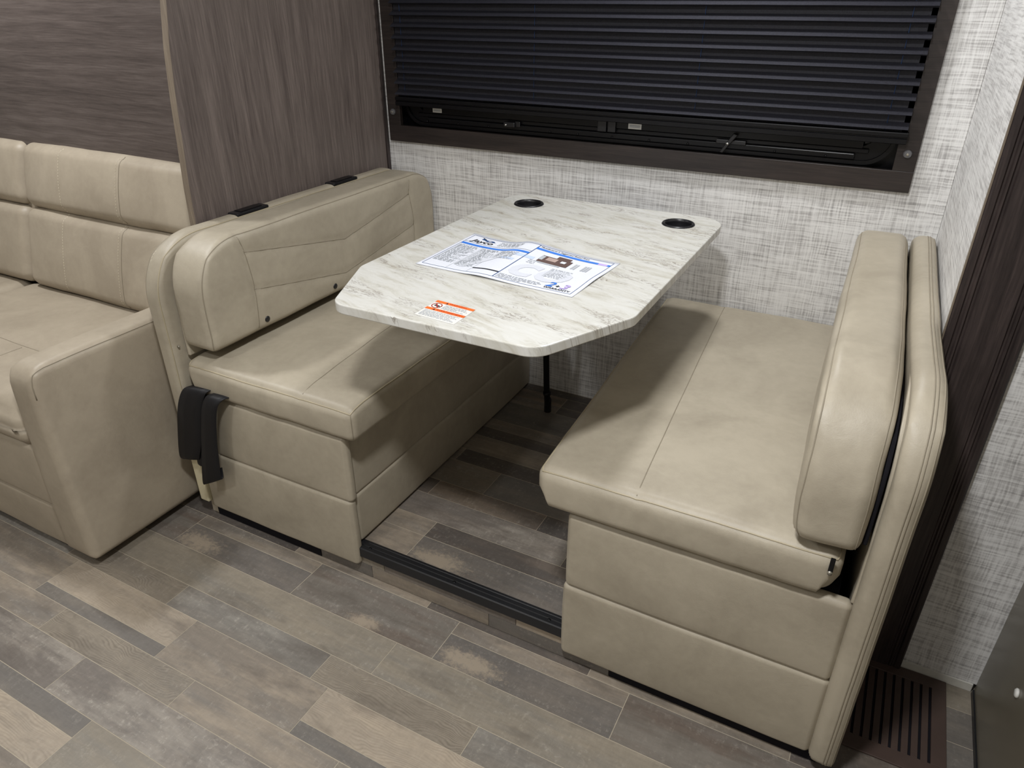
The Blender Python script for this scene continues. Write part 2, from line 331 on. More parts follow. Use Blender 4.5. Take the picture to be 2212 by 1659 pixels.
# ---- upholstered pad: dense rounded box with bulge, rounded outline, stitched-in seams and soft wrinkles
class Pad: pass
def axis_coords(h, r, step):
    tn=[math.tan(math.radians(45)*k/4) for k in range(1,5)]
    n=max(2,int(round(2*(h-r)/step))); inner=[-(h-r)+2*(h-r)*i/n for i in range(n+1)]
    return [-(h-r)-r*t for t in reversed(tn)]+inner+[(h-r)+r*t for t in tn]
def pad(name, lo, hi, mat, parent, r=0.02, bulge=(0,0,0), step=0.014, corners=None, corner_axis=0, seams=(), wrinkle=0.0012,
        wscale=(6,6,6), shape=None, rotz=0.0, roty=0.0, rotx=0.0):
    """corners: dict {(s1,s2):R} outline radii in the plane normal to corner_axis; seams: (axis,sign,[(a,b)..],depth,width) local"""
    lo=Vector(lo); hi=Vector(hi); c=(lo+hi)/2; h=np.array((hi-lo)/2)
    rr=[min(r,h[i]*0.98) for i in range(3)]; r_=min(rr)
    ax=[axis_coords(h[i],r_,step) for i in range(3)]
    idx={}; P=[]; F=[]
    def vid(i,j,k):
        key=(i,j,k)
        if key not in idx:
            idx[key]=len(P); P.append((ax[0][i],ax[1][j],ax[2][k]))
        return idx[key]
    N=[len(a)-1 for a in ax]
    for d in range(3):
        e,g=(d+1)%3,(d+2)%3
        for side in (0,N[d]):
            for a in range(N[e]):
                for b in range(N[g]):
                    q=[]
                    for (aa,bb) in ((a,b),(a+1,b),(a+1,b+1),(a,b+1)):
                        t=[0,0,0]; t[d]=side; t[e]=aa; t[g]=bb; q.append(vid(*t))
                    F.append(tuple(q) if side else tuple(q[::-1]))
    P=np.array(P); Q=P/h
    inner=np.clip(P,-(h-r_),h-r_); D=P-inner
    if corners is None:
        L=np.linalg.norm(D,axis=1,keepdims=True); L[L==0]=1
        X=inner+D/L*r_
    else:   # round only the rim between the two broad faces and the outline; outline corners are rounded below
        d=corner_axis; e,g=(d+1)%3,(d+2)%3
        t=np.maximum(np.abs(D[:,e]),np.abs(D[:,g])); q=np.abs(D[:,d]); ln=np.sqrt(t*t+q*q); ln[ln==0]=1; sc=r_/ln
        X=inner+D*sc[:,None]
    for d in range(3):
        e,g=(d+1)%3,(d+2)%3
        if bulge[d]: X[:,d]+=bulge[d]*Q[:,d]*np.clip(1-Q[:,e]**2,0,1)**0.7*np.clip(1-Q[:,g]**2,0,1)**0.7
    if corners:
        e,g=(corner_axis+1)%3,(corner_axis+2)%3
        for s1 in (-1,1):
            for s2 in (-1,1):
                R=corners.get((s1,s2),r_)
                A=(s1*X[:,e]-(h[e]-R)); B=(s2*X[:,g]-(h[g]-R)); m=(A>0)&(B>0)
                a,b=np.clip(A[m]/R,0,1),np.clip(B[m]/R,0,1)
                X[m,e]=s1*(h[e]-R+R*a*np.sqrt(1-b*b/2)); X[m,g]=s2*(h[g]-R+R*b*np.sqrt(1-a*a/2))
    for (d,sg,poly,depth,width) in seams:
        e,g=(d+1)%3,(d+2)%3; w=np.clip((Q[:,d]*sg-0.5)/0.4,0,1); best=np.full(len(X),9.0)
        for (p,q) in zip(poly[:-1],poly[1:]):
            p=np.array(p);q=np.array(q);pq=q-p; xy=X[:,[e,g]]-p; t=np.clip(xy@pq/(pq@pq),0,1)
            best=np.minimum(best,np.linalg.norm(xy-t[:,None]*pq,axis=1))
        X[:,d]-=sg*depth*w*np.exp(-(best/width)**2)
    if wrinkle:
        sd=random.random()*50
        for i in range(len(X)):
            v=Vector((X[i,0]*wscale[0]+sd,X[i,1]*wscale[1],X[i,2]*wscale[2]))
            X[i]+=np.array(noise.noise_vector(v))*wrinkle + np.array(noise.noise_vector(v*3.1))*wrinkle*0.35
    if shape is not None: X=shape(X,Q,h)
    me=bpy.data.meshes.new(name); me.from_pydata(X.tolist(),[],F); me.update()
    o=link(name,me,mat,parent,c-pl(parent),(rotx,roty,rotz),True)
    k=Pad(); k.o=o; k.X=X; k.P=P; k.h=h; k.c=c; k.F=F; k.idx=idx; k.N=N
    k.bvh=BVHTree.FromPolygons([Vector(x) for x in X.tolist()],F)
    return k
def ring(k, d, sg):
    """ordered border of face d (local coords)"""
    e,g=(d+1)%3,(d+2)%3; side=k.N[d] if sg>0 else 0; seq=[]
    def key(a,b):
        t=[0,0,0]; t[d]=side; t[e]=a; t[g]=b; return k.idx[tuple(t)]
    for a in range(k.N[e]): seq.append(key(a,0))
    for b in range(k.N[g]): seq.append(key(k.N[e],b))
    for a in range(k.N[e],0,-1): seq.append(key(a,k.N[g]))
    for b in range(k.N[g],0,-1): seq.append(key(0,b))
    return [Vector(k.X[i]) for i in seq]
def welt(k, d, sg, mat, name='piping', r=0.0022, part=None):
    pts=ring(k,d,sg)
    if part: pts=[p for p in pts if part(p)]
    return localtube(name,pts,r,mat,k.o,closed=part is None)
def localtube(name,pts,r,mat,parent,closed=False):
    o=tube(name,pts,r,mat,None,closed); o.parent=parent; return o
def onface(k,d,sg,poly,lift=0.0,n=40):
    e,g=(d+1)%3,(d+2)%3; out=[]
    segs=list(zip(poly[:-1],poly[1:])); tot=sum(math.dist(a,b) for a,b in segs)
    for a,b in segs:
        m=max(2,int(n*math.dist(a,b)/tot))
        for i in range(m+ (1 if b==poly[-1] else 0)):
            t=i/m; pt=[0,0,0]; pt[e]=a[0]+(b[0]-a[0])*t; pt[g]=a[1]+(b[1]-a[1])*t; pt[d]=sg*(k.h[d]+0.2)
            dr=[0,0,0]; dr[d]=-sg; hit=k.bvh.ray_cast(Vector(pt),Vector(dr))[0]
            if hit is not None:
                hit[d]+=sg*lift; out.append(hit)
    return out
def seamline(k,d,sg,poly,mat=None,r=0.0011,lift=0.0002,name='seam'):
    pts=onface(k,d,sg,poly,lift)
    return localtube(name,pts,r,mat or M['seam'],k.o) if len(pts)>2 else None
def stitches(k,d,sg,poly,mat=None,r=0.0009,gap=0.009,name='stitching'):
    pts=onface(k,d,sg,poly,0.0004,160); verts=[];faces=[]
    acc=[]; L=0
    for a,b in zip(pts[:-1],pts[1:]):
        s=(b-a).length
        if s<1e-6: continue
        while L<s:
            p=a+(b-a)*(L/s); q=p+(b-a).normalized()*min(0.0055,gap*0.6); acc.append((p,q)); L+=gap
        L-=s
    for p,q in acc:
        t=(q-p).normalized(); u=Vector((0,0,0)); u[d]=sg; w=t.cross(u).normalized()
        i=len(verts)
        for pt in (p,q):
            verts += [pt+w*r, pt+u*r, pt-w*r]
        faces += [(i,i+1,i+4,i+3),(i+1,i+2,i+5,i+4)]
    if not verts: return
    o=meshobj(name,verts,faces,mat or M['stitch'],None); o.parent=k.o; o['kind']='stuff'; return o
# ================================================================ SETTING
Z1=0.095          # raised slide-out floor
YW=-0.672         # main wall plane
XR=1.0064         # slide-out side wall
floor=box('floor',(-2.75,-3.0,-0.06),(1.9,-0.60,-0.0003),M['grout']); tag(floor,'weathered wood plank floor of the aisle','floor',kind='structure')
_pm={}
def plank(parent, x0,x1,y0,y1,kind,z=0.0,t=0.004,gap=0.0008,riser=False):
    if kind not in _pm:
        me=bpy.data.meshes.new('plank'); bm=bmesh.new(); bm_box(bm,(0,0,0),(0.5,0.5,0.5)); bm.to_mesh(me); bm.free(); me.materials.append(PM[kind]); _pm[kind]=me
    o=bpy.data.objects.new('plank',_pm[kind]); COL.objects.link(o); o.parent=parent
    c=Vector(((x0+x1)/2,(y0+y1)/2,z-t/2+random.uniform(-0.00012,0.00012)))
    o.scale=(x1-x0-2*gap, y1-y0-2*gap, t); o.location=c-pl(parent); return o
def row(parent,y0,y1,joints,kinds,z=0.0,split=None):
    for i,k in enumerate(kinds):
        a,b=joints[i],joints[i+1]
        if isinstance(k,tuple):   # two narrow planks side by side: (far one, near one)
            plank(parent,a,b,split,y1,k[0],z); plank(parent,a,b,y0,split,k[1],z)
        else: plank(parent,a,b,y0,y1,k,z)
def rep(seed,period,lo=-2.75,hi=1.9):
    v=[]; 
    for s in seed:
        x=s
        while x>lo: x-=period
        while x<hi:
            if x>lo: v.append(x)
            x+=period
    v=sorted(set(round(a,4) for a in v)); return [lo]+v+[hi]
P8=0.889
def kinds_for(joints, seed):
    """seed: list of (x_left, kind) within one print period"""
    out=[]
    for i in range(len(joints)-1):
        m=(joints[i]+joints[i+1])/2 if i>0 else joints[1]-0.01
        best=None
        for xl,xh,k in seed:
            t=(m-xl)%P8
            if t<(xh-xl): best=k
        out.append(best or 'taupe')
    return out
def prow(y0,y1,seed,split=None):
    j=rep([s[0] for s in seed],P8); row(floor,y0,y1,j,kinds_for(j,seed),split=split)
prow(-0.742,-0.640,[(0.30,0.745,'olive'),(0.745,1.189,'taupe')])
prow(-0.835,-0.742,[(0.10,0.545,'slate'),(0.545,0.989,'grain')])
prow(-0.937,-0.835,[(0.47,0.915,'brown'),(0.915,1.359,'slate')])
prow(-1.037,-0.937,[(0.063,0.507,'dark'),(0.507,0.952,'taupe')])
prow(-1.164,-1.037,[(-0.7257,-0.2803,('taupe','slate_patch')),(-0.2803,0.1633,'grey_patch')],-1.0785)
prow(-1.2661,-1.164,[(0.0632,0.9522,'olive')])
prow(-1.3414,-1.2661,[(-0.5383,-0.0536,'blue'),(-0.0536,0.3507,'grain')])
prow(-1.4682,-1.3414,[(-0.8874,-0.4213,('peach','slate')),(-0.4213,0.0016,'taupe')],-1.433)
prow(-1.5435,-1.4682,[(-0.7504,-0.2819,'grain'),(-0.2819,0.1386,'taupe')])
prow(-1.6442,-1.5435,[(-0.5646,0.3244,'mauve')])
prow(-1.771,-1.6442,[(-0.845,-0.396,('slate','peach')),(-0.396,0.044,'olive')],-1.691)
prow(-1.8463,-1.771,[(-0.3,0.145,'grain'),(0.145,0.589,'taupe')])
prow(-1.947,-1.8463,[(0.0632,0.9522,'olive')])
prow(-2.074,-1.947,[(-0.7257,-0.2803,('taupe','slate_patch')),(-0.2803,0.1633,'grey_patch')],-1.99)
prow(-2.149,-2.074,[(-0.5383,-0.0536,'blue'),(-0.0536,0.3507,'grain')])
prow(-2.25,-2.149,[(-0.5646,0.3244,'mauve')])
prow(-2.376,-2.25,[(-0.8874,-0.4213,('peach','slate')),(-0.4213,0.0016,'taupe')],-2.34)
# raised floor of the slide-out
sf=box('floor_slide_out',(-0.73,-1.012,0.001),(XR,0.0,Z1-0.0003),M['grout']); tag(sf,'raised plank floor between the two benches under the table','floor',kind='structure')
def srow(y0,y1,joints,kinds): row(sf,y0,y1,joints,kinds,Z1)
srow(-0.995,-0.900,[-0.19,-0.03,0.44],['taupe','slate_patch'])
srow(-0.900,-0.836,[-0.19,-0.03,0.44],['taupe','dark'])
srow(-0.836,-0.740,[-0.19,0.343,0.44],['mauve','dark'])
srow(-0.740,-0.669,[-0.19,-0.126,0.227,0.44],['dark','brown','dark'])
srow(-0.669,-0.554,[-0.19,0.018,0.44],['taupe','slate'])
srow(-0.554,-0.486,[-0.19,-0.147,0.44],['taupe','dark'])
srow(-0.486,-0.397,[-0.19,0.44],['taupe'])
srow(-0.397,-0.341,[-0.19,0.44],['dark'])
srow(-0.341,-0.286,[-0.19,0.20,0.44],['taupe','brown'])
srow(-0.286,-0.157,[-0.19,0.10,0.44],['slate','taupe'])
srow(-0.157,-0.108,[-0.19,0.013,0.44],['taupe','dark'])
srow(-0.108,-0.047,[-0.19,0.013,0.44],['brown','dark'])
srow(-0.047,-0.002,[-0.19,0.25,0.44],['dark','taupe'])
# plank strips on the face of the step
def riser(x0,x1,z0,z1,kind):
    plank(sf,x0,x1,-1.0165,-1.0115,kind,z1,z1-z0)
for a,b,k in ((-0.30,-0.123,'slate'),(-0.123,0.234,'taupe'),(0.234,0.55,'slate')): riser(a,b,0.002,0.041,k)
for a,b,k in ((-0.30,-0.08,'olive'),(-0.08,0.31,'mauve'),(0.31,0.55,'peach')): riser(a,b,0.0422,0.080,k)
box('under_bench_shade',(0.551,-1.0165,0.002),(1.0,-1.0125,0.0945),M['dark_fabric_or_shade'],sf); box('under_bench_shade',(-0.70,-1.0165,0.002),(-0.301,-1.0125,0.0945),M['dark_fabric_or_shade'],sf)  # added dark plates standing in for the shade beneath the bench ends
# black edge trim
t=thing('trim_1','black ribbed edge trim along the step between the benches','trim',(0.14,-1.0,Z1)); t['kind']='structure'
prof=[(-1.0235,0.071),(-1.0235,0.098),(-1.021,0.1005),(-1.014,0.1005),(-1.0125,0.0985),(-1.009,0.0985),(-1.0075,0.1005),(-1.001,0.1005),(-0.9995,0.0985),(-0.996,0.0985),(-0.9945,0.1),(-0.988,0.099),(-0.985,Z1+0.0002),(-1.0175,Z1+0.0002),(-1.0175,0.071)]
prism('strip',prof,'yz',-0.165,0.45,M['black_trim'],t)
for x in (-0.125,0.135,0.395): lathe('screw',[(0.004,0.0),(0.004,0.0012),(0.0022,0.0022)],(x,-1.0108,0.0985),M['black_metal'],t,n=10)
# back wall with window opening
WX0,WX1,WZ0,WZ1=-0.690,0.897,0.948,1.685
wb=boxes('wall_back',[((-0.76,0.0,0.0),(1.03,0.06,WZ0)),((-0.76,0.0,WZ0),(WX0,0.06,WZ1)),((WX1,0.0,WZ0),(1.03,0.06,WZ1)),((-0.76,0.0,WZ1),(1.03,0.06,1.92))],M['wallpaper'])
tag(wb,'linen-print grey wall behind the table','wall',kind='structure')
XR2=1.0200
wr=prism('wall_right',[(XR,0.0),(XR2,YW+0.002),(XR2+0.045,YW+0.002),(XR+0.05,0.0)],'xy',0.0,1.919,M['wallpaper']); tag(wr,'linen-print side wall of the slide-out behind the right bench','wall',kind='structure')
wm=box('wall_main',(1.066,YW,0.023),(1.9,YW+0.05,2.12),M['wallpaper']); tag(wm,'linen-print wall right of the dark upright trim','wall',kind='structure')
bs=box('baseboard_right',(1.142,YW-0.003,0.0),(1.285,YW+0.05,0.0225),M['white_strip'],None,0.0008); tag(bs,'bare white strip at the foot of the right wall','baseboard',kind='structure')
# corner batten strip where the two walls meet
cb=box('trim_2',(XR-0.018,-0.004,Z1),(XR-0.0004,-0.0003,1.9),M['wallpaper'],None,0.001); tag(cb,'pale batten in the corner between window wall and side wall','trim',kind='structure')
# dark upright fascia
t=thing('trim_3','tall dark wood fascia board behind the right bench','trim',(1.08,YW-0.01,0.0)); t['kind']='structure'
fx0,fx1=1.0205,1.1408
prof=[]
def flute(x): return [(x-0.004,YW-0.016),(x-0.0015,YW-0.0125),(x+0.0015,YW-0.0125),(x+0.004,YW-0.016)]
prof=[(fx0,YW-0.001),(fx0,YW-0.013),(fx0+0.003,YW-0.016)]
for x in (fx0+0.016,fx0+0.027,fx1-0.027,fx1-0.016): prof+=flute(x)
prof+=[(fx1-0.003,YW-0.016),(fx1,YW-0.013),(fx1,YW-0.001)]
prism('board',prof,'xy',0.004,1.899,M['wood_dark'],t)
prism('light_edge',[(fx0-0.0022,YW+0.001),(fx0-0.0022,YW-0.014),(fx0-0.0003,YW-0.014),(fx0-0.0003,YW+0.001)],'xy',0.004,1.898,M['edge_band'],t)
# divider panel (left) with curved front edge and light edge band
dz=[(0.12,-0.86),(0.75,-0.86),(0.937,-0.852),(1.045,-0.843),(1.139,-0.836),(1.26,-0.823),(1.365,-0.804),(1.55,-0.772),(1.898,-0.735)]
XD=-0.730
t=thing('wall_left','upright grey-brown wood divider panel between sofa and dinette','wall',(XD,-0.4,0.1)); t['kind']='structure'
prism('panel',[(y+0.0012,z) for z,y in dz]+[(-0.001,1.898),(-0.001,0.12)],'yz',XD-0.020,XD,M['wood_v'],t)
ev=[];ef=[]
for z,y in dz:
    for (xx,yy) in ((XD-0.0205,y+0.001),(XD-0.0205,y),(XD+0.0004,y),(XD+0.0004,y+0.001)): ev.append((xx,yy,z))
for i in range(len(dz)-1):
    for k in range(4): ef.append((i*4+k,i*4+(k+1)%4,i*4+4+(k+1)%4,i*4+4+k))
ef+= [(0,1,2,3),tuple(len(ev)-4+k for k in (3,2,1,0))]
meshobj('edge_band',ev,ef,M['edge_band'],t)
box('corner_bead',(XD,-0.016,0.12),(XD+0.006,-0.0005,1.898),M['wood_dark'],t,0.001)
# board behind the sofa
wsb=box('wall_sofa',(-2.75,-0.69,0.0),(XD-0.0215,-0.655,1.90),M['wood_h']); tag(wsb,'grey-brown wood board with level grain behind the sofa','wall',kind='structure')
tag(box('wall_header',(-2.75,-0.690,1.90),(1.9,-0.655,2.12),M['wood_h']),'wood header over the slide-out opening','wall',kind='structure')
# rest of the room, out of frame
for nm,lo,hi,mm,lb in (('ceiling',(-2.8,-3.05,2.12),(1.95,-0.65,2.17),'ceiling','white ceiling over the aisle'),('ceiling_slide_out',(-2.8,-0.66,1.92),(1.95,0.06,1.97),'ceiling','white ceiling over the room'),
    ('wall_front',(-2.8,-3.05,0),(1.95,-3.0,2.12),'plain_wall','light wall behind the viewer'),
    ('wall_far_left',(-2.8,-3.0,0),(-2.75,-0.655,2.12),'plain_wall','light wall at the far end of the sofa'),
    ('wall_far_right',(1.9,-3.0,0),(1.95,-0.62,2.12),'plain_wall','light wall at the far right')):
    tag(box(nm,lo,hi,M[mm]),lb,'ceiling' if nm.startswith('ceiling') else 'wall',kind='structure')
# ---------------------------------------------------------------- window
win=thing('window_1','wide black sliding window in a dark wood surround','window',(0.1,0.0,0.93)); win['kind']='structure'
FO=(-0.708,0.915,0.9285,1.71)
for nm,lo,hi in (('frame_board',(FO[0],-0.016,FO[2]),(FO[1],-0.0002,0.981)),('frame_board',(FO[0],-0.0165,0.981),(-0.659,-0.0002,1.66)),
                 ('frame_board',(0.8645,-0.0165,0.981),(FO[1],-0.0002,1.66)),('frame_board',(FO[0],-0.016,1.66),(FO[1],-0.0002,FO[3]))):
    box(nm,lo,hi,M['wood_frame'],win,0.0012)
def rrect(x0,x1,z0,z1,r,n=8): return round_poly([(x0,z0),(x1,z0),(x1,z1),(x0,z1)],[r]*4,n)
def ringprism(name,o,i,y0,y1,mat,parent):
    n=len(o); v=[];f=[]
    for y in (y0,y1):
        v+=[(p[0],y,p[1]) for p in o]; v+=[(p[0],y,p[1]) for p in i]
    for k in range(n):
        j=(k+1)%n
        f.append((k,j,n+j,n+k)); f.append((2*n+k,3*n+k,3*n+j,2*n+j)); f.append((k,2*n+k,2*n+j,j)); f.append((n+k,n+j,3*n+j,3*n+k))
    return meshobj(name,v,f,mat,parent)
ringprism('outer_flange',rrect(-0.655,0.861,0.9825,1.655,0.075),rrect(-0.645,0.851,0.9925,1.645,0.066),0.010,0.030,M['black_metal'],win)
ringprism('sash_frame',rrect(-0.6445,0.8505,0.993,1.6445,0.066),rrect(-0.61,0.816,1.028,1.61,0.04),0.016,0.034,M['black_metal'],win)
box('backing_plate',(WX0+0.001,0.040,WZ0+0.001),(WX1-0.001,0.052,WZ1-0.001),M['black_metal'],win)
prism('pane',rrect(-0.612,0.09,1.026,1.612,0.04),'xz',0.029,0.033,M['glass'],win)
prism('pane',rrect(0.088,0.818,1.026,1.612,0.04),'xz',0.0345,0.0385,M['glass'],win)
box('lower_rail',(-0.60,0.008,1.012),(0.80,0.016,1.024),M['black_metal'],win,0.002)
box('lower_track',(-0.56,0.004,0.994),(0.77,0.0155,1.0105),M['black_metal'],win,0.003)
box('glazing_bar',(-0.575,0.001,1.0255),(0.785,0.0075,1.052),M['black_metal'],win,0.001)
box('meeting_stop',(0.055,-0.007,1.014),(0.083,0.008,1.050),M['black_plastic'],win,0.002)
box('meeting_stop',(0.087,-0.006,1.014),(0.112,0.009,1.046),M['black_plastic'],win,0.002)
for x in (-0.562,-0.44,-0.325,-0.105,-0.012,0.10,0.215,0.33,0.57,0.70):
    lathe('rivet',[(0.0035,0.004),(0.0035,0.002),(0.002,0.0008)],(x,0,0.999),M['black_metal'],win,'y',10)
l=box('latch',(-0.262,-0.012,1.004),(-0.222,0.002,1.020),M['black_plastic'],win,0.003)
lathe('pin',[(0.0035,-0.0150),(0.0035,-0.0115)],(-0.2525,0,1.0118),M['chrome'],l,'y',12)
box('latch_plate',(-0.225,-0.003,1.005),(-0.207,0.003,1.022),M['black_plastic'],win,0.002)
lv=prism('latch',[(0.425,0.987),(0.434,0.986),(0.452,1.012),(0.470,1.036),(0.458,1.040),(0.440,1.012)],'xz',-0.014,-0.008,M['black_plastic'],win,0.002)
lathe('pin',[(0.0038,-0.017),(0.0038,-0.0135)],(0.4445,0,1.0125),M['chrome'],lv,'y',12)
box('latch_plate',(0.410,-0.003,1.008),(0.492,0.003,1.020),M['black_plastic'],win,0.002)
for x0,x1,z0,z1 in ((-0.535,-0.500,1.0295,1.0435),(0.150,0.190,1.0275,1.0435)):
    s=box('label_sticker',(x0,-0.0008,z0),(x1,0.0009,z1),M['white_label'],win); s['label']='small white sticker with grey print'
    for k,(a,b) in enumerate(((0.5,0.66),(0.28,0.4))):
        box('print',(x0+0.004,-0.0012,z0+(z1-z0)*a),(x1-0.004,-0.0007,z0+(z1-z0)*b),M['ink_grey'],s)
for x in (-0.6845,0.8905):
    lathe('clear_clip',[(0.0095,-0.0163),(0.0105,-0.0200),(0.0085,-0.0250),(0.0060,-0.0262)],(x,0,1.024),M['clear'],win,'y',16)
    lathe('clip_screw',[(0.0035,-0.0266),(0.0035,-0.0272),(0.0018,-0.0280)],(x,0,1.024),M['screw'],win,'y',10)
# ---------------------------------------------------------------- pleated shade
sh=thing('pleated_shade','black pleated shade lowered over the wide window','window shade',(0.085,-0.03,1.043))
SX0,SX1=-0.656,0.8785
pitch=0.0335; yb,yf_=-0.0165,-0.0440
def pleat_mesh():
    n=40; v=[];f=[]
    for i in range(n+1):
        x=SX0+(SX1-SX0)*i/n; jz=noise.noise(Vector((x*7,3,0)))*0.0007; jy=noise.noise(Vector((x*6,9,1)))*0.0010
        v+= [(x,yb-0.001,0.0335),(x,yf_+jy,0.0200+jz),(x,yb,0.0155),(x,yb,0.0),(x,yb+0.0008,0.0),(x,yb+0.0008,0.0335)]
    for i in range(n):
        a=i*6;b=a+6
        for k in range(6): f.append((a+k,a+(k+1)%6,b+(k+1)%6,b+k))
    f+=[(5,4,3,2,1,0)]
    b=n*6; f+=[(b,b+1,b+2,b+3,b+4,b+5)]
    me=bpy.data.meshes.new('pleat'); me.from_pydata(v,[],f); me.update(); me.materials.append(M['shade'])
    bm=bmesh.new(); bm.from_mesh(me); bmesh.ops.recalc_face_normals(bm,faces=bm.faces); bm.to_mesh(me); bm.free(); return me
pm=pleat_mesh(); zb=1.0835-0.0200; npl=17
for i in range(npl):
    o=bpy.data.objects.new('pleat',pm); COL.objects.link(o); o.parent=sh; o.location=Vector((0,0,zb+i*pitch))-sh.location
ztop=zb+npl*pitch
box('head_rail',(SX0,-0.036,ztop+0.0005),(SX1,-0.0172,ztop+0.03),M['black_metal'],sh,0.003)
br=prism('bottom_rail',[(-0.0190,1.0760),(-0.0405,1.0760),(-0.0415,1.0740),(-0.0415,1.0660),(-0.0360,1.0645),(-0.0360,1.0622),(-0.0415,1.0610),(-0.0415,1.0500),(-0.0395,1.0485),(-0.0190,1.0485)],'yz',SX0,SX1+0.003,M['black_metal'],sh)
for x in (-0.627,-0.150,0.345,0.828):
    tube('cord',[(x,-0.0225,1.0765),(x,-0.0245,ztop)],0.0006,M['ink_navy'],sh,sides=5)
# ================================================================ DINETTE BENCHES
LE=M['leather']
YE=-1.030
# ---- left bench (A)
A=thing('dinette_bench','tan leather dinette bench left of the table, backed against the wood divider','bench',(-0.43,-0.5,Z1))
box('base_box',(-0.655,-1.005,Z1+0.001),(-0.178,-0.006,0.440),M['dark_fabric_or_shade'],A)
k=pad('end_panel',(-0.690,YE-0.004,0.252),(-0.146,-1.006,0.446),LE,A,r=0.012,bulge=(0.002,0.006,0.002),wrinkle=0.001)
k=pad('end_panel',(-0.696,YE-0.004,0.042),(-0.152,-1.006,0.255),LE,A,r=0.012,bulge=(0.002,0.006,0.002),wrinkle=0.001)
k=pad('side_panel',(-0.180,-1.004,0.253),(-0.158,-0.006,0.445),LE,A,r=0.010,bulge=(0.004,0.002,0.002),wrinkle=0.001)
k=pad('side_panel',(-0.180,-1.004,Z1+0.006),(-0.158,-0.006,0.2545),LE,A,r=0.010,bulge=(0.004,0.002,0.002),wrinkle=0.001)
# seat cushion
def seatA(X,Q,h):
    X=X.copy()
    X[:,2]-=0.010*np.clip((np.abs(Q[:,1])-0.85)/0.15,0,1)**2*(Q[:,2]>0)
    lw=np.clip(-Q[:,2],0,1)*np.clip((-Q[:,0]-0.9)/0.1,0,1); X[:,0]+=0.02*lw      # sagging lower left corner
    return X
k=pad('seat_cushion',(-0.652,-1.044,0.448),(-0.103,-0.012,0.545),LE,A,r=0.022,bulge=(0.006,0.004,0.008),step=0.013,shape=seatA,
      seams=[(2,1,[(0.118,-0.55),(0.075,0.0),(0.06,0.55)],0.0022,0.006)],wscale=(9,5,9),wrinkle=0.0018)
welt(k,2,1,M['piping'],r=0.0019)
seamline(k,2,1,[(0.118,-0.50),(0.075,0.0),(0.06,0.50)])
pts=[Vector(k.X[i]) for i,p in enumerate(k.P) if abs(p[0]-k.h[0])<1e-6 and abs(p[1]+k.h[1])<1e-6]
pts.sort(key=lambda v:v.z); localtube('seam',pts,0.0013,M['seam'],k.o)
# back cushion
def leanA(X,Q,h):
    X=X.copy(); X[:,0]-=0.006*np.clip((-Q[:,2]-0.6)/0.4,0,1)**2*(Q[:,0]+1)/2
    return X
VS=[(-0.360,0.145),(-0.352,0.09),(-0.345,-0.02),(-0.352,-0.135)]
bl=(-0.655,-1.030,0.573); bh=(-0.540,-0.010,0.856)
cy,cz=(bl[1]+bh[1])/2,(bl[2]+bh[2])/2
def L(y,z): return (y-cy,z-cz)
sv1=[L(-0.890,0.845),L(-0.876,0.80),L(-0.866,0.70),L(-0.872,0.59)]
sv2=[L(-0.152,0.838),L(-0.160,0.80),L(-0.141,0.69),L(-0.150,0.585)]
sc1=[L(-0.876,0.802),L(-0.500,0.734),L(-0.160,0.793)]
sc2=[L(-0.864,0.698),L(-0.512,0.632),L(-0.141,0.688)]
k=pad('back_cushion',bl,bh,LE,A,r=0.024,bulge=(0.004,0,0),step=0.010,corners={(-1,1):0.135,(1,1):0.12,(-1,-1):0.03,(1,-1):0.02},corner_axis=0,
      seams=[(0,1,s,0.0035,0.008) for s in (sv1,sv2,sc1,sc2)],shape=leanA,wscale=(9,5,9),wrinkle=0.0016)
welt(k,0,1,M['seam'],name='seam',r=0.0014)
for s in (sv1,sv2,sc1,sc2): seamline(k,0,1,s)
for (y,z) in ((-0.844,0.606),(-0.566,0.606),(-0.288,0.606)):
    p=onface(k,0,1,[L(y,z),(L(y,z)[0]+0.001,L(y,z)[1])],0.0,4)[0]
    b=lathe('button',[(0.0085,-0.002),(0.0085,0.0012),(0.006,0.0026),(0.001,0.0030)],(0,0,0),M['black_plastic'],None,'x',16); b.parent=k.o; b.location=p
# outer shell
def shellA(X,Q,h):
    X=X.copy(); t=np.clip((-Q[:,1]-0.66)/0.34,0,1); X[:,0]-=0.012*t; return X
k=pad('back_shell',(-0.716,-1.055,0.245),(-0.662,-0.010,0.853),LE,A,r=0.020,bulge=(0.003,0,0),step=0.016,shape=shellA,corners={(-1,1):0.16,(1,1):0.10},corner_axis=0,wscale=(9,4,4),wrinkle=0.0014)
rg=ring(k,0,-1); rg2=[Vector((p.x+0.012,p.y*1.004-0.0005*(p.y<0),p.z)) for p in rg]
welt(k,0,-1,M['seam'],name='seam',r=0.0012); welt(k,0,1,M['piping'],r=0.0016)
def ring_stitch(k,d,sg,shift,name='stitching'):
    pts=[p.copy() for p in ring(k,d,sg)]; n=len(pts); verts=[];faces=[]; acc=0
    for i in range(n-1):
        a,b=pts[i],pts[i+1]; s=(b-a).length
        if s<1e-5: continue
        m=int((acc+s)/0.009)
        for q in range(m):
            t=min(1,((q+1)*0.009-acc)/s); p=a+(b-a)*t; e=(b-a).normalized()*0.0045; o=Vector((0,0,0)); o[d]=shift*sg
            out=Vector((0,p.y,p.z)).normalized()*0.0012 if d==0 else Vector((0,0,0.001))
            i0=len(verts); w=Vector((1,0,0))*0.0007 if d==0 else Vector((0,1,0))*0.0007
            verts+=[p+o+out-w,p+o+out+w,p+o+out+e+w,p+o+out+e-w]; faces.append((i0,i0+1,i0+2,i0+3))
        acc=(acc+s)%0.009
    if verts:
        o=meshobj(name,verts,faces,M['stitch'],None); o.parent=k.o; o['kind']='stuff'
ring_stitch(k,0,-1,-0.006)
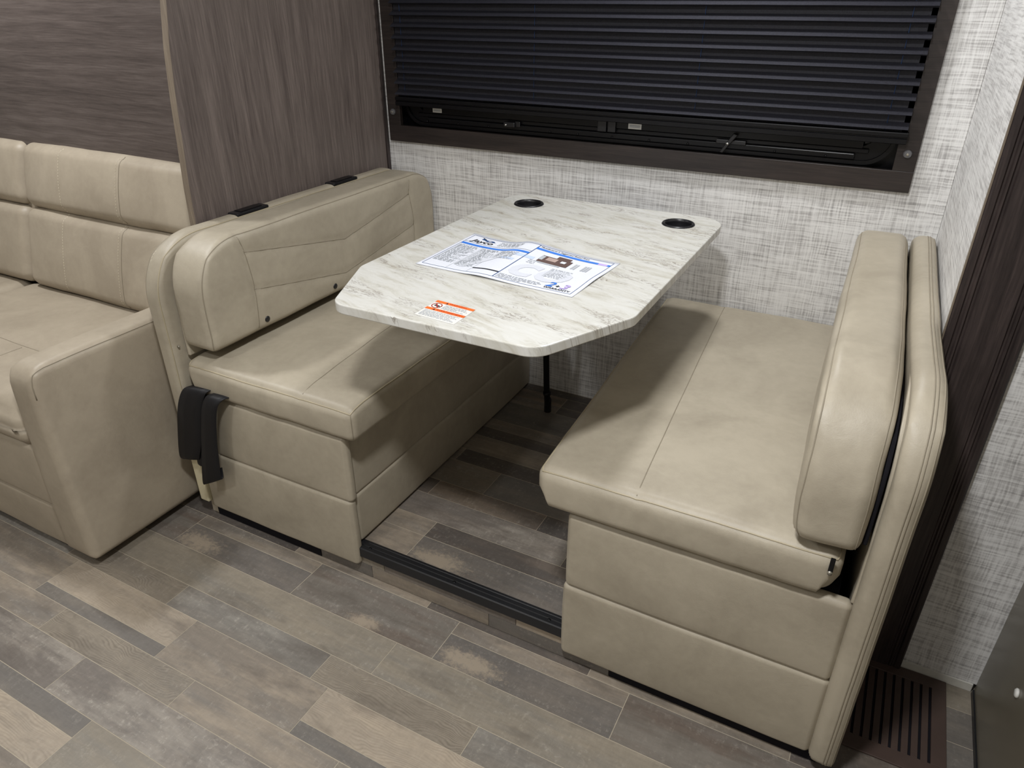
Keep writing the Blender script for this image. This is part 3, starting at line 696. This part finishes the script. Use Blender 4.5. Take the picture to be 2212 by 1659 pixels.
# second, thinner flap of leather between shell and cushion
k=pad('back_liner',(-0.6615,-1.020,0.545),(-0.650,-0.010,0.838),LE,A,r=0.005,step=0.02,corners={(-1,1):0.14,(1,1):0.10},corner_axis=0,wscale=(4,5,5),wrinkle=0.004)
for y0,y1 in ((-0.768,-0.652),(-0.374,-0.258)):
    h_=box('recline_handle',(-0.706,y0,0.8470),(-0.668,y1,0.8570),M['black_plastic'],A,0.003)
    box('grip',(-0.700,y0+0.02,0.8565),(-0.674,y1-0.02,0.8590),M['black_metal'],h_,0.001)
box('end_plate',(-0.735,-1.040,0.060),(-0.700,-0.90,0.243),M['cream'],A,0.004)['label']='cream plastic end plate'
lathe('snap',[(0.004,-0.0015),(0.004,0.0012),(0.002,0.0022)][::1],(-0.668,-1.035,0.575),M['screw'],A,'y',10)
# ---- right bench (B)
B=thing('dinette_bench','tan leather dinette bench right of the table, its back toward the dark fascia','bench',(0.70,-0.5,Z1))
box('base_box',(0.452,-1.005,Z1+0.001),(0.955,-0.006,0.440),M['dark_fabric_or_shade'],B)
pad('end_panel',(0.438,YE-0.004,0.247),(0.980,-1.006,0.443),LE,B,r=0.012,bulge=(0.002,0.006,0.002),wrinkle=0.001)
pad('end_panel',(0.434,YE-0.004,0.036),(0.981,-1.006,0.250),LE,B,r=0.012,bulge=(0.002,0.006,0.002),wrinkle=0.001)
pad('side_panel',(0.442,-1.004,0.253),(0.462,-0.006,0.443),LE,B,r=0.009,bulge=(0.004,0.002,0.002),step=0.02,wrinkle=0.001)
pad('side_panel',(0.442,-1.004,Z1+0.006),(0.462,-0.006,0.2545),LE,B,r=0.009,bulge=(0.004,0.002,0.002),step=0.02,wrinkle=0.001)
def seatB(X,Q,h):
    X=X.copy()
    # the inner edge drifts left toward the wall
    t=(Q[:,1]+1)/2; w=np.clip((0.2-Q[:,0])/1.2,0,1); X[:,0]-=0.050*t*w
    lw=np.clip(-Q[:,2],0,1)*np.clip((Q[:,0]-0.9)/0.1,0,1)*np.clip((-Q[:,1]-0.9)/0.1,0,1); X[:,0]-=0.03*lw
    lw=np.clip(-Q[:,2]*1.5,0,1)*np.clip((-Q[:,0]-0.9)/0.1,0,1); X[:,0]+=0.02*lw
    return X
k=pad('seat_cushion',(0.371,-1.046,0.446),(0.946,-0.012,0.545),LE,B,r=0.026,bulge=(0.004,0.004,0.008),step=0.013,shape=seatB,
      seams=[(2,1,[(-0.078,-0.55),(-0.135,0.55)],0.0022,0.006)],wscale=(9,5,9),wrinkle=0.0018)
welt(k,2,1,M['piping'],r=0.0017)
seamline(k,2,1,[(-0.080,-0.505),(-0.150,0.49)])
zp=box('zip_pull',(0.925,-1.0545,0.515),(0.933,-1.0500,0.548),M['black_metal'],B,0.0012); lathe('pull_eye',[(0.0042,-0.0030),(0.0042,0.0)],(0.929,-1.0548,0.519),M['screw'],zp,'y',10)
def backB(X,Q,h):
    X=X.copy()
    low=np.clip((-Q[:,2]-0.3)/0.7,0,1)**2; X[:,0]+=0.012*low*(1-Q[:,0])/2
    return X
k=pad('back_cushion',(0.836,-1.055,0.560),(0.952,-0.014,0.846),LE,B,r=0.027,bulge=(0.006,0,0.004),step=0.012,corners={(-1,1):0.20,(1,1):0.10,(-1,-1):0.03,(1,-1):0.02},corner_axis=0,
      shape=backB,wscale=(9,4,9),wrinkle=0.0026,rotz=math.radians(1.4))
welt(k,0,1,M['seam'],name='seam',r=0.0013); welt(k,0,-1,M['seam'],name='seam',r=0.0013)
pad('cushion_backing',(0.953,-1.030,0.575),(0.960,-0.03,0.80),M['dark_fabric_or_shade'],B,r=0.003,step=0.05,corners={(-1,1):0.12,(1,1):0.1},corner_axis=0,wrinkle=0,rotz=math.radians(1.4))
def shellB(X,Q,h):
    X=X.copy(); t=(1-Q[:,1])/2; X[:,0]+=0.022*t+0.008*np.clip((-Q[:,1]-0.3)/0.7,0,1)
    return X
k=pad('back_shell',(0.950,-1.048,0.030),(1.0010,-0.008,0.848),LE,B,r=0.021,bulge=(0.003,0,0),step=0.016,corners={(-1,1):0.17,(1,1):0.10},corner_axis=0,wscale=(9,4,4),wrinkle=0.0014,shape=shellB)
welt(k,0,1,M['seam'],name='seam',r=0.0014)
def midring(k,frac,out=0.0006):
    a=ring(k,0,-1); b=ring(k,0,1); return [Vector((p.x+(q.x-p.x)*frac,p.y+(q.y-p.y)*frac,p.z+(q.z-p.z)*frac)) for p,q in zip(a,b)]
def proj_out(k,pts):
    res=[]
    for p in pts:
        d=Vector((0,p.y,p.z)); d=Vector((0,d.y/k.h[1],d.z/k.h[2])); 
        if d.length<1e-6: continue
        d.normalize(); hit=k.bvh.ray_cast(p+Vector((0,d.y,d.z))*0.2,-d)[0]
        if hit is not None: res.append(hit)
    return res
for fr in (0.60,0.74): localtube('seam',proj_out(k,midring(k,fr)),0.0013,M['seam'],k.o,closed=False)
pad('back_liner',(0.9655,-1.024,0.44),(0.974,-0.010,0.826),LE,B,r=0.0038,step=0.02,corners={(-1,1):0.15,(1,1):0.10},corner_axis=0,wscale=(4,5,5),wrinkle=0.003,rotz=math.radians(1.0))
# ---------------------------------------------------------------- seat belt
def ribbon(name, left, right, mat, parent, th=0.0022, sub=6):
    """webbing strip between two polylines (smoothed), given thickness"""
    def cr(pts):
        out=[];n=len(pts)
        for i in range(n-1):
            p0,p1,p2,p3=(Vector(pts[max(i-1,0)]),Vector(pts[i]),Vector(pts[i+1]),Vector(pts[min(i+2,n-1)]))
            for s in range(sub):
                t=s/sub; out.append(0.5*((2*p1)+(p2-p0)*t+(2*p0-5*p1+4*p2-p3)*t*t+(3*p1-p0-3*p2+p3)*t**3))
        out.append(Vector(pts[-1])); return out
    a,b=cr(left),cr(right); n=len(a); v=[];f=[]
    for i in range(n):
        t=(a[min(i+1,n-1)]-a[max(i-1,0)]); w=b[i]-a[i]; nn=t.cross(w); nn=nn.normalized() if nn.length>1e-9 else Vector((0,1,0))
        m1=a[i]+w*0.33+nn*0.0009; m2=a[i]+w*0.66+nn*0.0009
        v+=[a[i],m1,m2,b[i],b[i]-nn*th,a[i]-nn*th]
    for i in range(n-1):
        for q in range(6): f.append((i*6+q,i*6+(q+1)%6,i*6+6+(q+1)%6,i*6+6+q))
    f+=[(0,1,2,3,4,5),tuple((n-1)*6+q for q in (5,4,3,2,1,0))]
    o=meshobj(name,v,f,mat,parent,True); return o
belt=thing('seat_belt','black seat belt webbing hanging in loops from the left bench end','seat belt',(-0.64,-1.06,0.17))
ribbon('strap',[(-0.640,-1.040,0.472),(-0.660,-1.060,0.462),(-0.688,-1.068,0.405),(-0.720,-1.068,0.306),(-0.740,-1.066,0.232),(-0.735,-1.060,0.216),(-0.725,-1.057,0.222)],
              [(-0.565,-1.040,0.478),(-0.575,-1.060,0.469),(-0.599,-1.070,0.402),(-0.620,-1.070,0.323),(-0.650,-1.068,0.256),(-0.660,-1.061,0.238),(-0.652,-1.058,0.244)],M['webbing'],belt)
ribbon('strap',[(-0.600,-1.048,0.460),(-0.628,-1.060,0.380),(-0.659,-1.062,0.291),(-0.674,-1.062,0.227),(-0.668,-1.060,0.214)],
              [(-0.575,-1.048,0.460),(-0.598,-1.060,0.380),(-0.627,-1.062,0.301),(-0.645,-1.062,0.235),(-0.650,-1.060,0.220)],M['webbing'],belt)
ribbon('strap',[(-0.556,-1.044,0.472),(-0.566,-1.066,0.468),(-0.580,-1.078,0.426),(-0.612,-1.079,0.315),(-0.640,-1.079,0.214),(-0.651,-1.077,0.170),(-0.652,-1.068,0.167),(-0.642,-1.060,0.210)],
              [(-0.500,-1.044,0.474),(-0.508,-1.066,0.472),(-0.520,-1.078,0.445),(-0.543,-1.079,0.360),(-0.559,-1.079,0.268),(-0.567,-1.077,0.218),(-0.568,-1.068,0.215),(-0.575,-1.060,0.240)],M['webbing'],belt)
# ================================================================ TABLE
ZT=0.8431
T=thing('dining_table','white stone-look table with clipped corners between the two benches','table',(0.18,-0.64,Z1))
TX0,TX1,TY0,TY1=-0.138,0.5024,-1.112,-0.160
poly=round_poly([(TX0,TY1),(TX0,-0.912),(-0.052,TY0),(0.398,TY0),(TX1,-0.90),(TX1,TY1)],[0.075,0.05,0.045,0.050,0.06,0.075],7)
top=prism('tabletop',poly,'xy',ZT-0.0205,ZT,M['marble'],T,0.0022,2)
for cx,cy_ in ((-0.043,-0.262),(0.398,-0.262)):
    c_=lathe('cup_holder',[(0.0362,-0.068),(0.0362,0.0002),(0.0435,0.0002),(0.0435,0.0008),(0.0415,0.0036),(0.0380,0.0040),(0.0355,0.0025),(0.0350,-0.004),(0.0335,-0.066)],(cx,cy_,ZT),M['black_plastic'],T,'z',32)
    me=c_.data
# cut real recesses for the cups
bm=bmesh.new()
for cx,cy_ in ((-0.043,-0.262),(0.398,-0.262)):
    r_=bmesh.ops.create_cone(bm,cap_ends=True,segments=32,radius1=0.0365,radius2=0.0365,depth=0.2)
    for v in r_['verts']: v.co+=Vector((cx,cy_,ZT))
cm=bpy.data.meshes.new('cutter'); bm.to_mesh(cm); bm.free(); co=bpy.data.objects.new('cutter',cm); COL.objects.link(co)
bpy.context.view_layer.update()
md=top.modifiers.new('holes','BOOLEAN'); md.operation='DIFFERENCE'; md.object=co; md.solver='EXACT'
dg=bpy.context.evaluated_depsgraph_get(); nm=bpy.data.meshes.new_from_object(top.evaluated_get(dg)); top.modifiers.clear(); top.data=nm
bpy.data.objects.remove(co); bpy.data.meshes.remove(cm)
# under-table frame, wall bracket and folding legs
box('cleat',(-0.05,-0.215,ZT-0.055),(0.42,-0.165,ZT-0.0210),M['black_metal'],T,0.002)
box('wall_bracket',(0.05,-0.20,ZT-0.10),(0.32,-0.0015,ZT-0.0555),M['black_metal'],T,0.002)
for x in (-0.016,):
    lg=tube('leg',[(x,-0.20,ZT-0.03),(x,-0.185,0.45),(x-0.002,-0.163,0.20),(x,-0.154,Z1+0.001)],0.0105,M['black_metal'],T,sides=12)
    lathe('foot_tip',[(0.0125,0.0),(0.0125,0.05),(0.0115,0.052)],(x,-0.154,Z1+0.0005),M['black_plastic'],lg,'z',14)
    lathe('lock_ring',[(0.0135,0.0),(0.0145,0.004),(0.0135,0.012)],(x-0.001,-0.160,Z1+0.07),M['black_metal'],lg,'z',14)
# ---- warning label stuck on the table
lab=meshobj('warning_label',[(0.128,-1.003,ZT+0.0004),(0.219,-1.011,ZT+0.0004),(0.219,-1.090,ZT+0.0004),(0.126,-1.083,ZT+0.0004)],[(0,3,2,1)],M['white_label'],T); lab['label']='white warning sticker with two orange bars'
def LP(u,v,z=0.0008):   # label space: u right 0..1, v up 0..1
    a=Vector((0.126,-1.083,0)).lerp(Vector((0.219,-1.090,0)),u); b=Vector((0.128,-1.003,0)).lerp(Vector((0.219,-1.011,0)),u)
    p=a.lerp(b,v); return (p.x,p.y,ZT+z)
def lq(name,u0,v0,u1,v1,mat,z=0.0008): return meshobj(name,[LP(u0,v0,z),LP(u1,v0,z),LP(u1,v1,z),LP(u0,v1,z)],[(0,1,2,3)],mat,lab)
lq('orange_bar',0,0.87,1,0.99,M['ink_orange']); lq('orange_bar',0,0.42,1,0.54,M['ink_orange'])
def text_mesh(s, size, align='LEFT', shear=0.0, bold=0.0):
    cu=bpy.data.curves.new('t','FONT'); cu.body=s; cu.size=size; cu.align_x=align; cu.shear=shear; cu.offset=bold; cu.resolution_u=3
    o=bpy.data.objects.new('t',cu); COL.objects.link(o); bpy.context.view_layer.update()
    me=bpy.data.meshes.new_from_object(o.evaluated_get(bpy.context.evaluated_depsgraph_get()))
    bpy.data.objects.remove(o); bpy.data.curves.remove(cu); return me
def print_text(name, s, u, v, size, mapper, mat, parent, aspect=1.0, z=0.0010, align='LEFT', shear=0.0, bold=0.0, subdiv=False):
    me=text_mesh(s,1.0,align,shear,bold)
    if subdiv:
        bm=bmesh.new(); bm.from_mesh(me); bmesh.ops.triangulate(bm,faces=bm.faces)
        for _ in range(3): bmesh.ops.subdivide_edges(bm,edges=[e for e in bm.edges if e.calc_length()*size>0.02],cuts=1)
        bmesh.ops.triangulate(bm,faces=bm.faces); bm.to_mesh(me); bm.free()
    vs=[mapper(u+p.co.x*size*aspect, v+p.co.y*size, z) for p in me.vertices]; fs=[tuple(p.vertices) for p in me.polygons]
    bpy.data.meshes.remove(me)
    return meshobj(name,vs,fs,mat,parent)
meshobj('triangle',[LP(0.27,0.885,.001),LP(0.33,0.885,.001),LP(0.30,0.975,.001)],[(0,1,2)],M['ink_black'],lab)
meshobj('triangle',[LP(0.19,0.435,.001),LP(0.25,0.435,.001),LP(0.22,0.525,.001)],[(0,1,2)],M['ink_black'],lab)
print_text('warning_text','WARNING',0.36,0.895,0.11,LP,M['ink_red'],lab,0.85)
print_text('warning_text','AVERTISSEMENT',0.28,0.445,0.11,LP,M['ink_red'],lab,0.85)
def disc_ring(name,u,v,ru,rv,w,mat,n=28,z=0.0010):
    vs=[];fs=[]
    for i in range(n):
        th=2*math.pi*i/n
        vs.append(LP(u+ru*math.cos(th),v+rv*math.sin(th),z)); vs.append(LP(u+(ru-w)*math.cos(th),v+(rv-w)*math.sin(th),z))
    for i in range(n): j=(i+1)%n; fs.append((2*i,2*j,2*j+1,2*i+1))
    return meshobj(name,vs,fs,mat,lab)
disc_ring('prohibition_ring',0.155,0.70,0.125,0.145,0.022,M['ink_red'])
meshobj('slash',[LP(0.07,0.80,.0011),LP(0.095,0.82,.0011),LP(0.245,0.60,.0011),LP(0.22,0.58,.0011)],[(3,2,1,0)],M['ink_red'],lab)
meshobj('pictogram',[LP(0.09,0.67,.0009),LP(0.24,0.66,.0009),LP(0.24,0.69,.0009),LP(0.20,0.73,.0009),LP(0.15,0.71,.0009),LP(0.13,0.75,.0009),LP(0.10,0.73,.0009)],[(0,1,2,3,4,5,6)],M['ink_black'],lab)
def textlines(name,u0,u1,v_top,v_bot,n,mapper,mat,parent,seed=0,z=0.0009,fill=0.5,word=0.03):
    rd=random.Random(seed); vs=[];fs=[]; dv=(v_top-v_bot)/n
    for i in range(n):
        v=v_top-dv*(i+1)+dv*0.25; u=u0; end=u0+(u1-u0)*(rd.uniform(0.45,1.0) if i%4==3 else rd.uniform(0.85,1.0))
        while u<end:
            w=min(rd.uniform(0.4,1.6)*word,end-u); k=len(vs)
            m=max(1,int(w/0.03))
            for q in range(m):
                a=u+w*q/m;b=u+w*(q+1)/m; k=len(vs)
                vs+=[mapper(a,v,z),mapper(b,v,z),mapper(b,v+dv*fill,z),mapper(a,v+dv*fill,z)]; fs.append((k,k+1,k+2,k+3))
            u+=w+word*0.3
    o=meshobj(name,vs,fs,mat,parent); o['kind']='stuff'; return o
textlines('small_print',0.32,0.95,0.84,0.58,5,LP,M['ink_grey'],lab,1,word=0.06)
textlines('small_print',0.05,0.93,0.39,0.06,6,LP,M['ink_grey'],lab,2,word=0.06)
# ================================================================ PRICE SHEET
PS=thing('price_sheet','folded white price sheet with blue bars lying open on the table','paper sheet',(0.17,-0.73,ZT))
cA,cB,cC,cD=Vector((-0.028,-0.596)),Vector((0.373,-0.630)),Vector((0.358,-0.867)),Vector((-0.036,-0.844))  # back-left, back-right, front-right, front-left
def PP(u,v,z=0.0):     # u 0..1 left->right, v 0..1 front->back
    a=cD.lerp(cC,u); b=cA.lerp(cB,u); p=a.lerp(b,v)
    amp=0.0035+0.0085*v
    ridge=amp*math.exp(-((u-0.435)/0.10)**2) if u<0.435 else amp*math.exp(-((u-0.435)/0.16)**2)
    belly=0.0025*math.exp(-((u-0.66)/0.12)**2)*v
    edge=0.004*math.exp(-(u/0.10)**2)*v+0.003*math.exp(-((1-u)/0.06)**2)*math.exp(-((v-0.45)/0.2)**2)
    return (p.x,p.y-0.010*math.exp(-((u-0.435)/0.1)**2)*0,ZT+0.0012+ridge+belly+edge+z)
def sheet(name,u0,u1,v0,v1,mat,parent,z=0.0,nu=None,th=0.0):
    nu=nu or max(1,int((u1-u0)/0.014)); nv=max(1,int((v1-v0)/0.08)); vs=[];fs=[]
    for i in range(nu+1):
        for j in range(nv+1): vs.append(PP(u0+(u1-u0)*i/nu,v0+(v1-v0)*j/nv,z))
    for i in range(nu):
        for j in range(nv): a=i*(nv+1)+j; fs.append((a,a+nv+1,a+nv+2,a+1))
    if th:
        n=len(vs); vs+=[(p[0],p[1],p[2]-th) for p in vs[:n]]; fs+=[tuple(n+q for q in f[::-1]) for f in fs[:]]
        per=[i*(nv+1) for i in range(nu+1)]+[nu*(nv+1)+j for j in range(1,nv+1)]+[i*(nv+1)+nv for i in range(nu-1,-1,-1)]+[j for j in range(nv-1,0,-1)]
        for q in range(len(per)): a,b=per[q],per[(q+1)%len(per)]; fs.append((b,a,n+a,n+b))
    return meshobj(name,vs,fs,mat,parent,True)
pg=sheet('page',0,1,0,1,M['paper'],PS,0.0,90,0.0004)
ZP=0.0004
def bar(name,u0,u1,v0,v1,mat,z=ZP): return sheet(name,u0,u1,v0,v1,mat,pg,z)
bar('border_line',0.025,0.975,0.955,0.960,M['ink_navy']); bar('border_line',0.025,0.975,0.045,0.051,M['ink_navy'])
bar('border_line',0.022,0.025,0.05,0.955,M['ink_navy']); bar('border_line',0.972,0.975,0.05,0.955,M['ink_navy'])
bar('fold_line',0.498,0.503,0.045,0.960,M['ink_navy'])
bar('blue_bar',0.025,0.498,0.690,0.735,M['ink_blue']); bar('thin_rule',0.025,0.498,0.765,0.770,M['ink_navy'])
bar('blue_bar',0.503,0.90,0.845,0.890,M['ink_blue']); bar('blue_bar',0.90,0.955,0.845,0.890,M['ink_violet']); bar('blue_bar',0.955,0.972,0.845,0.890,M['ink_blue'])
bar('column_rule',0.185,0.1868,0.055,0.69,M['ink_grey']); bar('column_rule',0.325,0.3268,0.055,0.69,M['ink_grey'])
bar('dark_rule',0.327,0.498,0.150,0.172,M['ink_black'])
# pale watermark letters and swoosh
print_text('watermark','ay',0.10,0.30,0.62,PP,M['ink_pale'],pg,0.52,0.0006,shear=0.2,bold=0.02,subdiv=True)
print_text('watermark','co',0.50,0.20,0.62,PP,M['ink_pale'],pg,0.60,0.0006,shear=0.2,bold=0.02,subdiv=True)
bar('pale_swoosh',0.43,0.56,0.60,0.66,M['ink_paleblue'],0.00035); bar('pale_swoosh',0.34,0.47,0.47,0.52,M['ink_paleblue'],0.00032)
# logo: name and bird emblem
print_text('logo_name','Jayco',0.060,0.795,0.095,PP,M['ink_black'],pg,0.72,0.0010,shear=0.25,bold=0.012)
def poly_print(name,pts,mat,z=0.0008):
    return meshobj(name,[PP(u,v,z) for u,v in pts],[tuple(range(len(pts)))],mat,pg)
poly_print('emblem_head',[(0.125,0.880),(0.150,0.862),(0.185,0.866),(0.202,0.880),(0.190,0.900),(0.165,0.905),(0.140,0.898)],M['ink_navy'])
poly_print('emblem_eye',[(0.150,0.874),(0.175,0.874),(0.180,0.886),(0.158,0.890)],M['paper'],0.0011)
poly_print('emblem_crest',[(0.095,0.940),(0.135,0.905),(0.128,0.890),(0.112,0.895)],M['ink_black'])
poly_print('emblem_crest',[(0.105,0.915),(0.132,0.897),(0.120,0.882),(0.100,0.890)],M['ink_navy'],0.0009)
poly_print('emblem_beak',[(0.188,0.874),(0.222,0.862),(0.196,0.868)],M['ink_black'])
textlines('spec_text',0.24,0.42,0.93,0.80,4,PP,M['ink_grey'],pg,3,0.0008,0.45,0.02)
textlines('spec_text',0.035,0.175,0.67,0.18,24,PP,M['ink_grey'],pg,4,0.0008,0.5,0.02)
textlines('spec_text',0.195,0.315,0.67,0.16,24,PP,M['ink_grey'],pg,5,0.0008,0.5,0.02)
textlines('spec_text',0.335,0.455,0.67,0.46,10,PP,M['ink_grey'],pg,6,0.0008,0.5,0.02)
print_text('sheet_title',"Manufacturer's Suggested Retail Price",0.512,0.903,0.050,PP,M['ink_black'],pg,0.42,0.0009,shear=0.2,subdiv=True)
textlines('small_print',0.512,0.80,0.155,0.06,4,PP,M['ink_grey'],pg,8,0.0008,0.5,0.02)
textlines('spec_text',0.72,0.86,0.52,0.30,8,PP,M['ink_grey'],pg,9,0.0008,0.4,0.02)
textlines('spec_text',0.55,0.60,0.60,0.50,3,PP,M['ink_grey'],pg,10,0.0008,0.4,0.02)
# pictured floor plan
bar('plan_picture',0.585,0.775,0.595,0.755,M['ink_brown'],0.0008); bar('plan_picture_room',0.625,0.69,0.655,0.735,M['ink_tan'],0.0012)
bar('plan_picture_slide',0.67,0.755,0.755,0.815,M['ink_brown'],0.0008); bar('plan_picture_floor',0.715,0.745,0.67,0.72,M['paper'],0.0012)
bar('plan_picture_bed',0.583,0.608,0.64,0.74,M['ink_grey'],0.0012); bar('plan_picture_awning',0.60,0.74,0.568,0.592,M['ink_grey'],0.0008)
for u in (0.80,0.815,0.86,0.875,0.89): bar('plan_picture_tank',u,u+0.010,0.60,0.735,M['ink_grey'],0.0008)
print_text('warranty_number','2',0.80,0.115,0.150,PP,M['ink_blue'],pg,0.62,0.0012,shear=0.2,bold=0.012)
print_text('warranty_number','+',0.856,0.125,0.075,PP,M['ink_black'],pg,0.60,0.0011,bold=0.03)
print_text('warranty_number','3',0.882,0.115,0.150,PP,M['ink_violet'],pg,0.62,0.0012,shear=0.2,bold=0.012)
print_text('warranty_word','WARRANTY',0.805,0.070,0.046,PP,M['ink_black'],pg,0.60,0.0009,bold=0.02)
# ================================================================ SOFA
SL=M['sofa_leather']
SO=thing('sofa','taupe leather sofa with square arm left of the dinette','sofa',(-1.6,-1.0,0.0))
box('base_box',(-2.60,-1.27,0.02),(-0.915,-0.74,0.36),M['dark_fabric_or_shade'],SO)
box('under_sofa_shade',(-2.55,-1.318,0.001),(-0.86,-1.276,0.028),M['dark_fabric_or_shade'],SO)  # dark strip standing in for the shadow slit below the sofa front
k=pad('front_band',(-2.52,-1.338,0.168),(-0.908,-1.275,0.366),SL,SO,r=0.016,bulge=(0,0.006,0.003),step=0.03,wrinkle=0.0012)
k=pad('front_band',(-2.52,-1.335,0.022),(-0.908,-1.275,0.172),SL,SO,r=0.016,bulge=(0,0.006,0.003),step=0.03,wrinkle=0.0012)
def seatS(X,Q,h):
    X=X.copy(); fr=np.clip((-Q[:,1]-0.72)/0.28,0,1)*(Q[:,2]>0); X[:,2]-=0.022*fr**2; return X
k=pad('seat_cushion',(-1.735,-1.350,0.362),(-0.902,-0.770,0.490),SL,SO,r=0.040,bulge=(0,0.006,0.010),step=0.018,shape=seatS,seams=[(2,1,[(-0.45,-0.075),(0.45,-0.075)],0.002,0.008)],wrinkle=0.0030,wscale=(5,6,6))
seamline(k,2,1,[(-0.40,-0.075),(0.40,-0.075)]); seamline(k,2,1,[(0.115,-0.085),(0.10,-0.24)])
k=pad('seat_cushion',(-2.568,-1.350,0.362),(-1.737,-0.770,0.490),SL,SO,r=0.040,bulge=(0,0.006,0.010),step=0.022,shape=seatS,wrinkle=0.0030,wscale=(5,6,6))
tilt=math.radians(-14.0)
def sofa_pad(x0,x1,zl,h,yc,seams=True):
    t=0.10
    m=(x0+x1)/2; xs=-1.172-m; xt=-1.462-m
    sm=[(1,-1,[(-h/2+0.002,xs),(h/2-0.002,xs)],0.003,0.007)] if seams else []
    k=pad('back_pad',(x0,yc-t/2,zl-h/2),(x1,yc+t/2,zl+h/2),SL,SO,r=0.034,bulge=(0,0.012,0.003),step=0.016,seams=sm,wrinkle=0.0022,wscale=(5,5,5),rotx=tilt)
    if seams:
        seamline(k,1,-1,[(-h/2+0.004,xs),(h/2-0.004,xs)]); stitches(k,1,-1,[(-h/2+0.004,xs-0.014),(h/2-0.004,xs-0.014)]); stitches(k,1,-1,[(-h/2+0.004,xt),(h/2-0.004,xt)])
    return k
for x0,x1,s in ((-1.676,-0.862,True),(-2.500,-1.682,False)):
    sofa_pad(x0,x1,0.618,0.262,-0.752,s)
    sofa_pad(x0,x1,0.846,0.205,-0.695-0.0,s)
def armS(X,Q,h):
    X=X.copy(); low=(1-Q[:,2])/2; X[:,0]-=0.034*low*(Q[:,0]<0); return X
k=pad('arm',(-0.895,-1.346,0.030),(-0.795,-0.80,0.612),SL,SO,r=0.024,bulge=(0.003,0.002,0.003),step=0.018,shape=armS,corners={(-1,1):0.05},corner_axis=0,wrinkle=0.0016)
welt(k,0,1,M['seam'],name='seam',r=0.0014,part=lambda p: p.z>0.20 and p.y<0.26)
pad('arm',(-2.66,-1.346,0.030),(-2.545,-0.80,0.612),SL,SO,r=0.024,bulge=(0.003,0.002,0.003),step=0.03,corners={(-1,1):0.05},corner_axis=0,wrinkle=0.0016)
pad('back_frame',(-2.60,-0.735,0.03),(-0.875,-0.692,0.80),SL,SO,r=0.012,step=0.06,wrinkle=0)
for x in (-0.87,-2.60):
    for y in (-1.28,-0.80): lathe('foot',[(0.02,0.0),(0.022,0.030)],(x,y,0.0005),M['black_plastic'],SO,'z',12)
# ================================================================ RIGHT CORNER
C_=thing('cabinet','tall dark olive cabinet at the right edge beside the floor vent','cabinet',(1.5,-1.1,0.0))
box('side_panel',(1.2890,-1.75,0.006),(1.305,YW-0.004,1.97),M['cabinet'],C_,0.0015)
box('body',(1.3055,-1.74,0.05),(1.89,YW-0.006,1.97),M['cabinet'],C_)
box('kick_strip',(1.2855,-1.75,0.0),(1.2888,YW-0.008,0.014),M['black_trim'],C_)
b=lathe('cap',[(0.009,0.0),(0.009,-0.003),(0.006,-0.0055)],(1.2888,-0.896,0.249),M['white_label'],C_,'x',16); b['label']='pale round screw cap'
V=thing('floor_vent','brown slotted metal vent in the floor beside the cabinet','vent',(1.135,-0.81,0.0))
vx0,vx1,vy0,vy1=1.036,1.236,-0.948,-0.677
box('duct_well',(vx0+0.01,vy0+0.01,-0.0010),(vx1-0.01,vy1-0.01,0.0002),M['dark_fabric_or_shade'],V)
for lo,hi in (((vx0,vy0,0.0003),(vx1,-0.912,0.0045)),((vx0,-0.707,0.0003),(vx1,vy1,0.0045)),((1.207,-0.912,0.0003),(vx1,-0.707,0.0045))): box('frame',lo,hi,M['vent'],V,0.001)
nx=9
for i in range(nx+1):
    xr=1.2015-i*0.0183; xl=max(xr-0.0130,vx0); 
    if xr-xl>0.003: box('slat',(xl,-0.912,0.0006),(xr,-0.707,0.0040),M['vent'],V,0.0006)
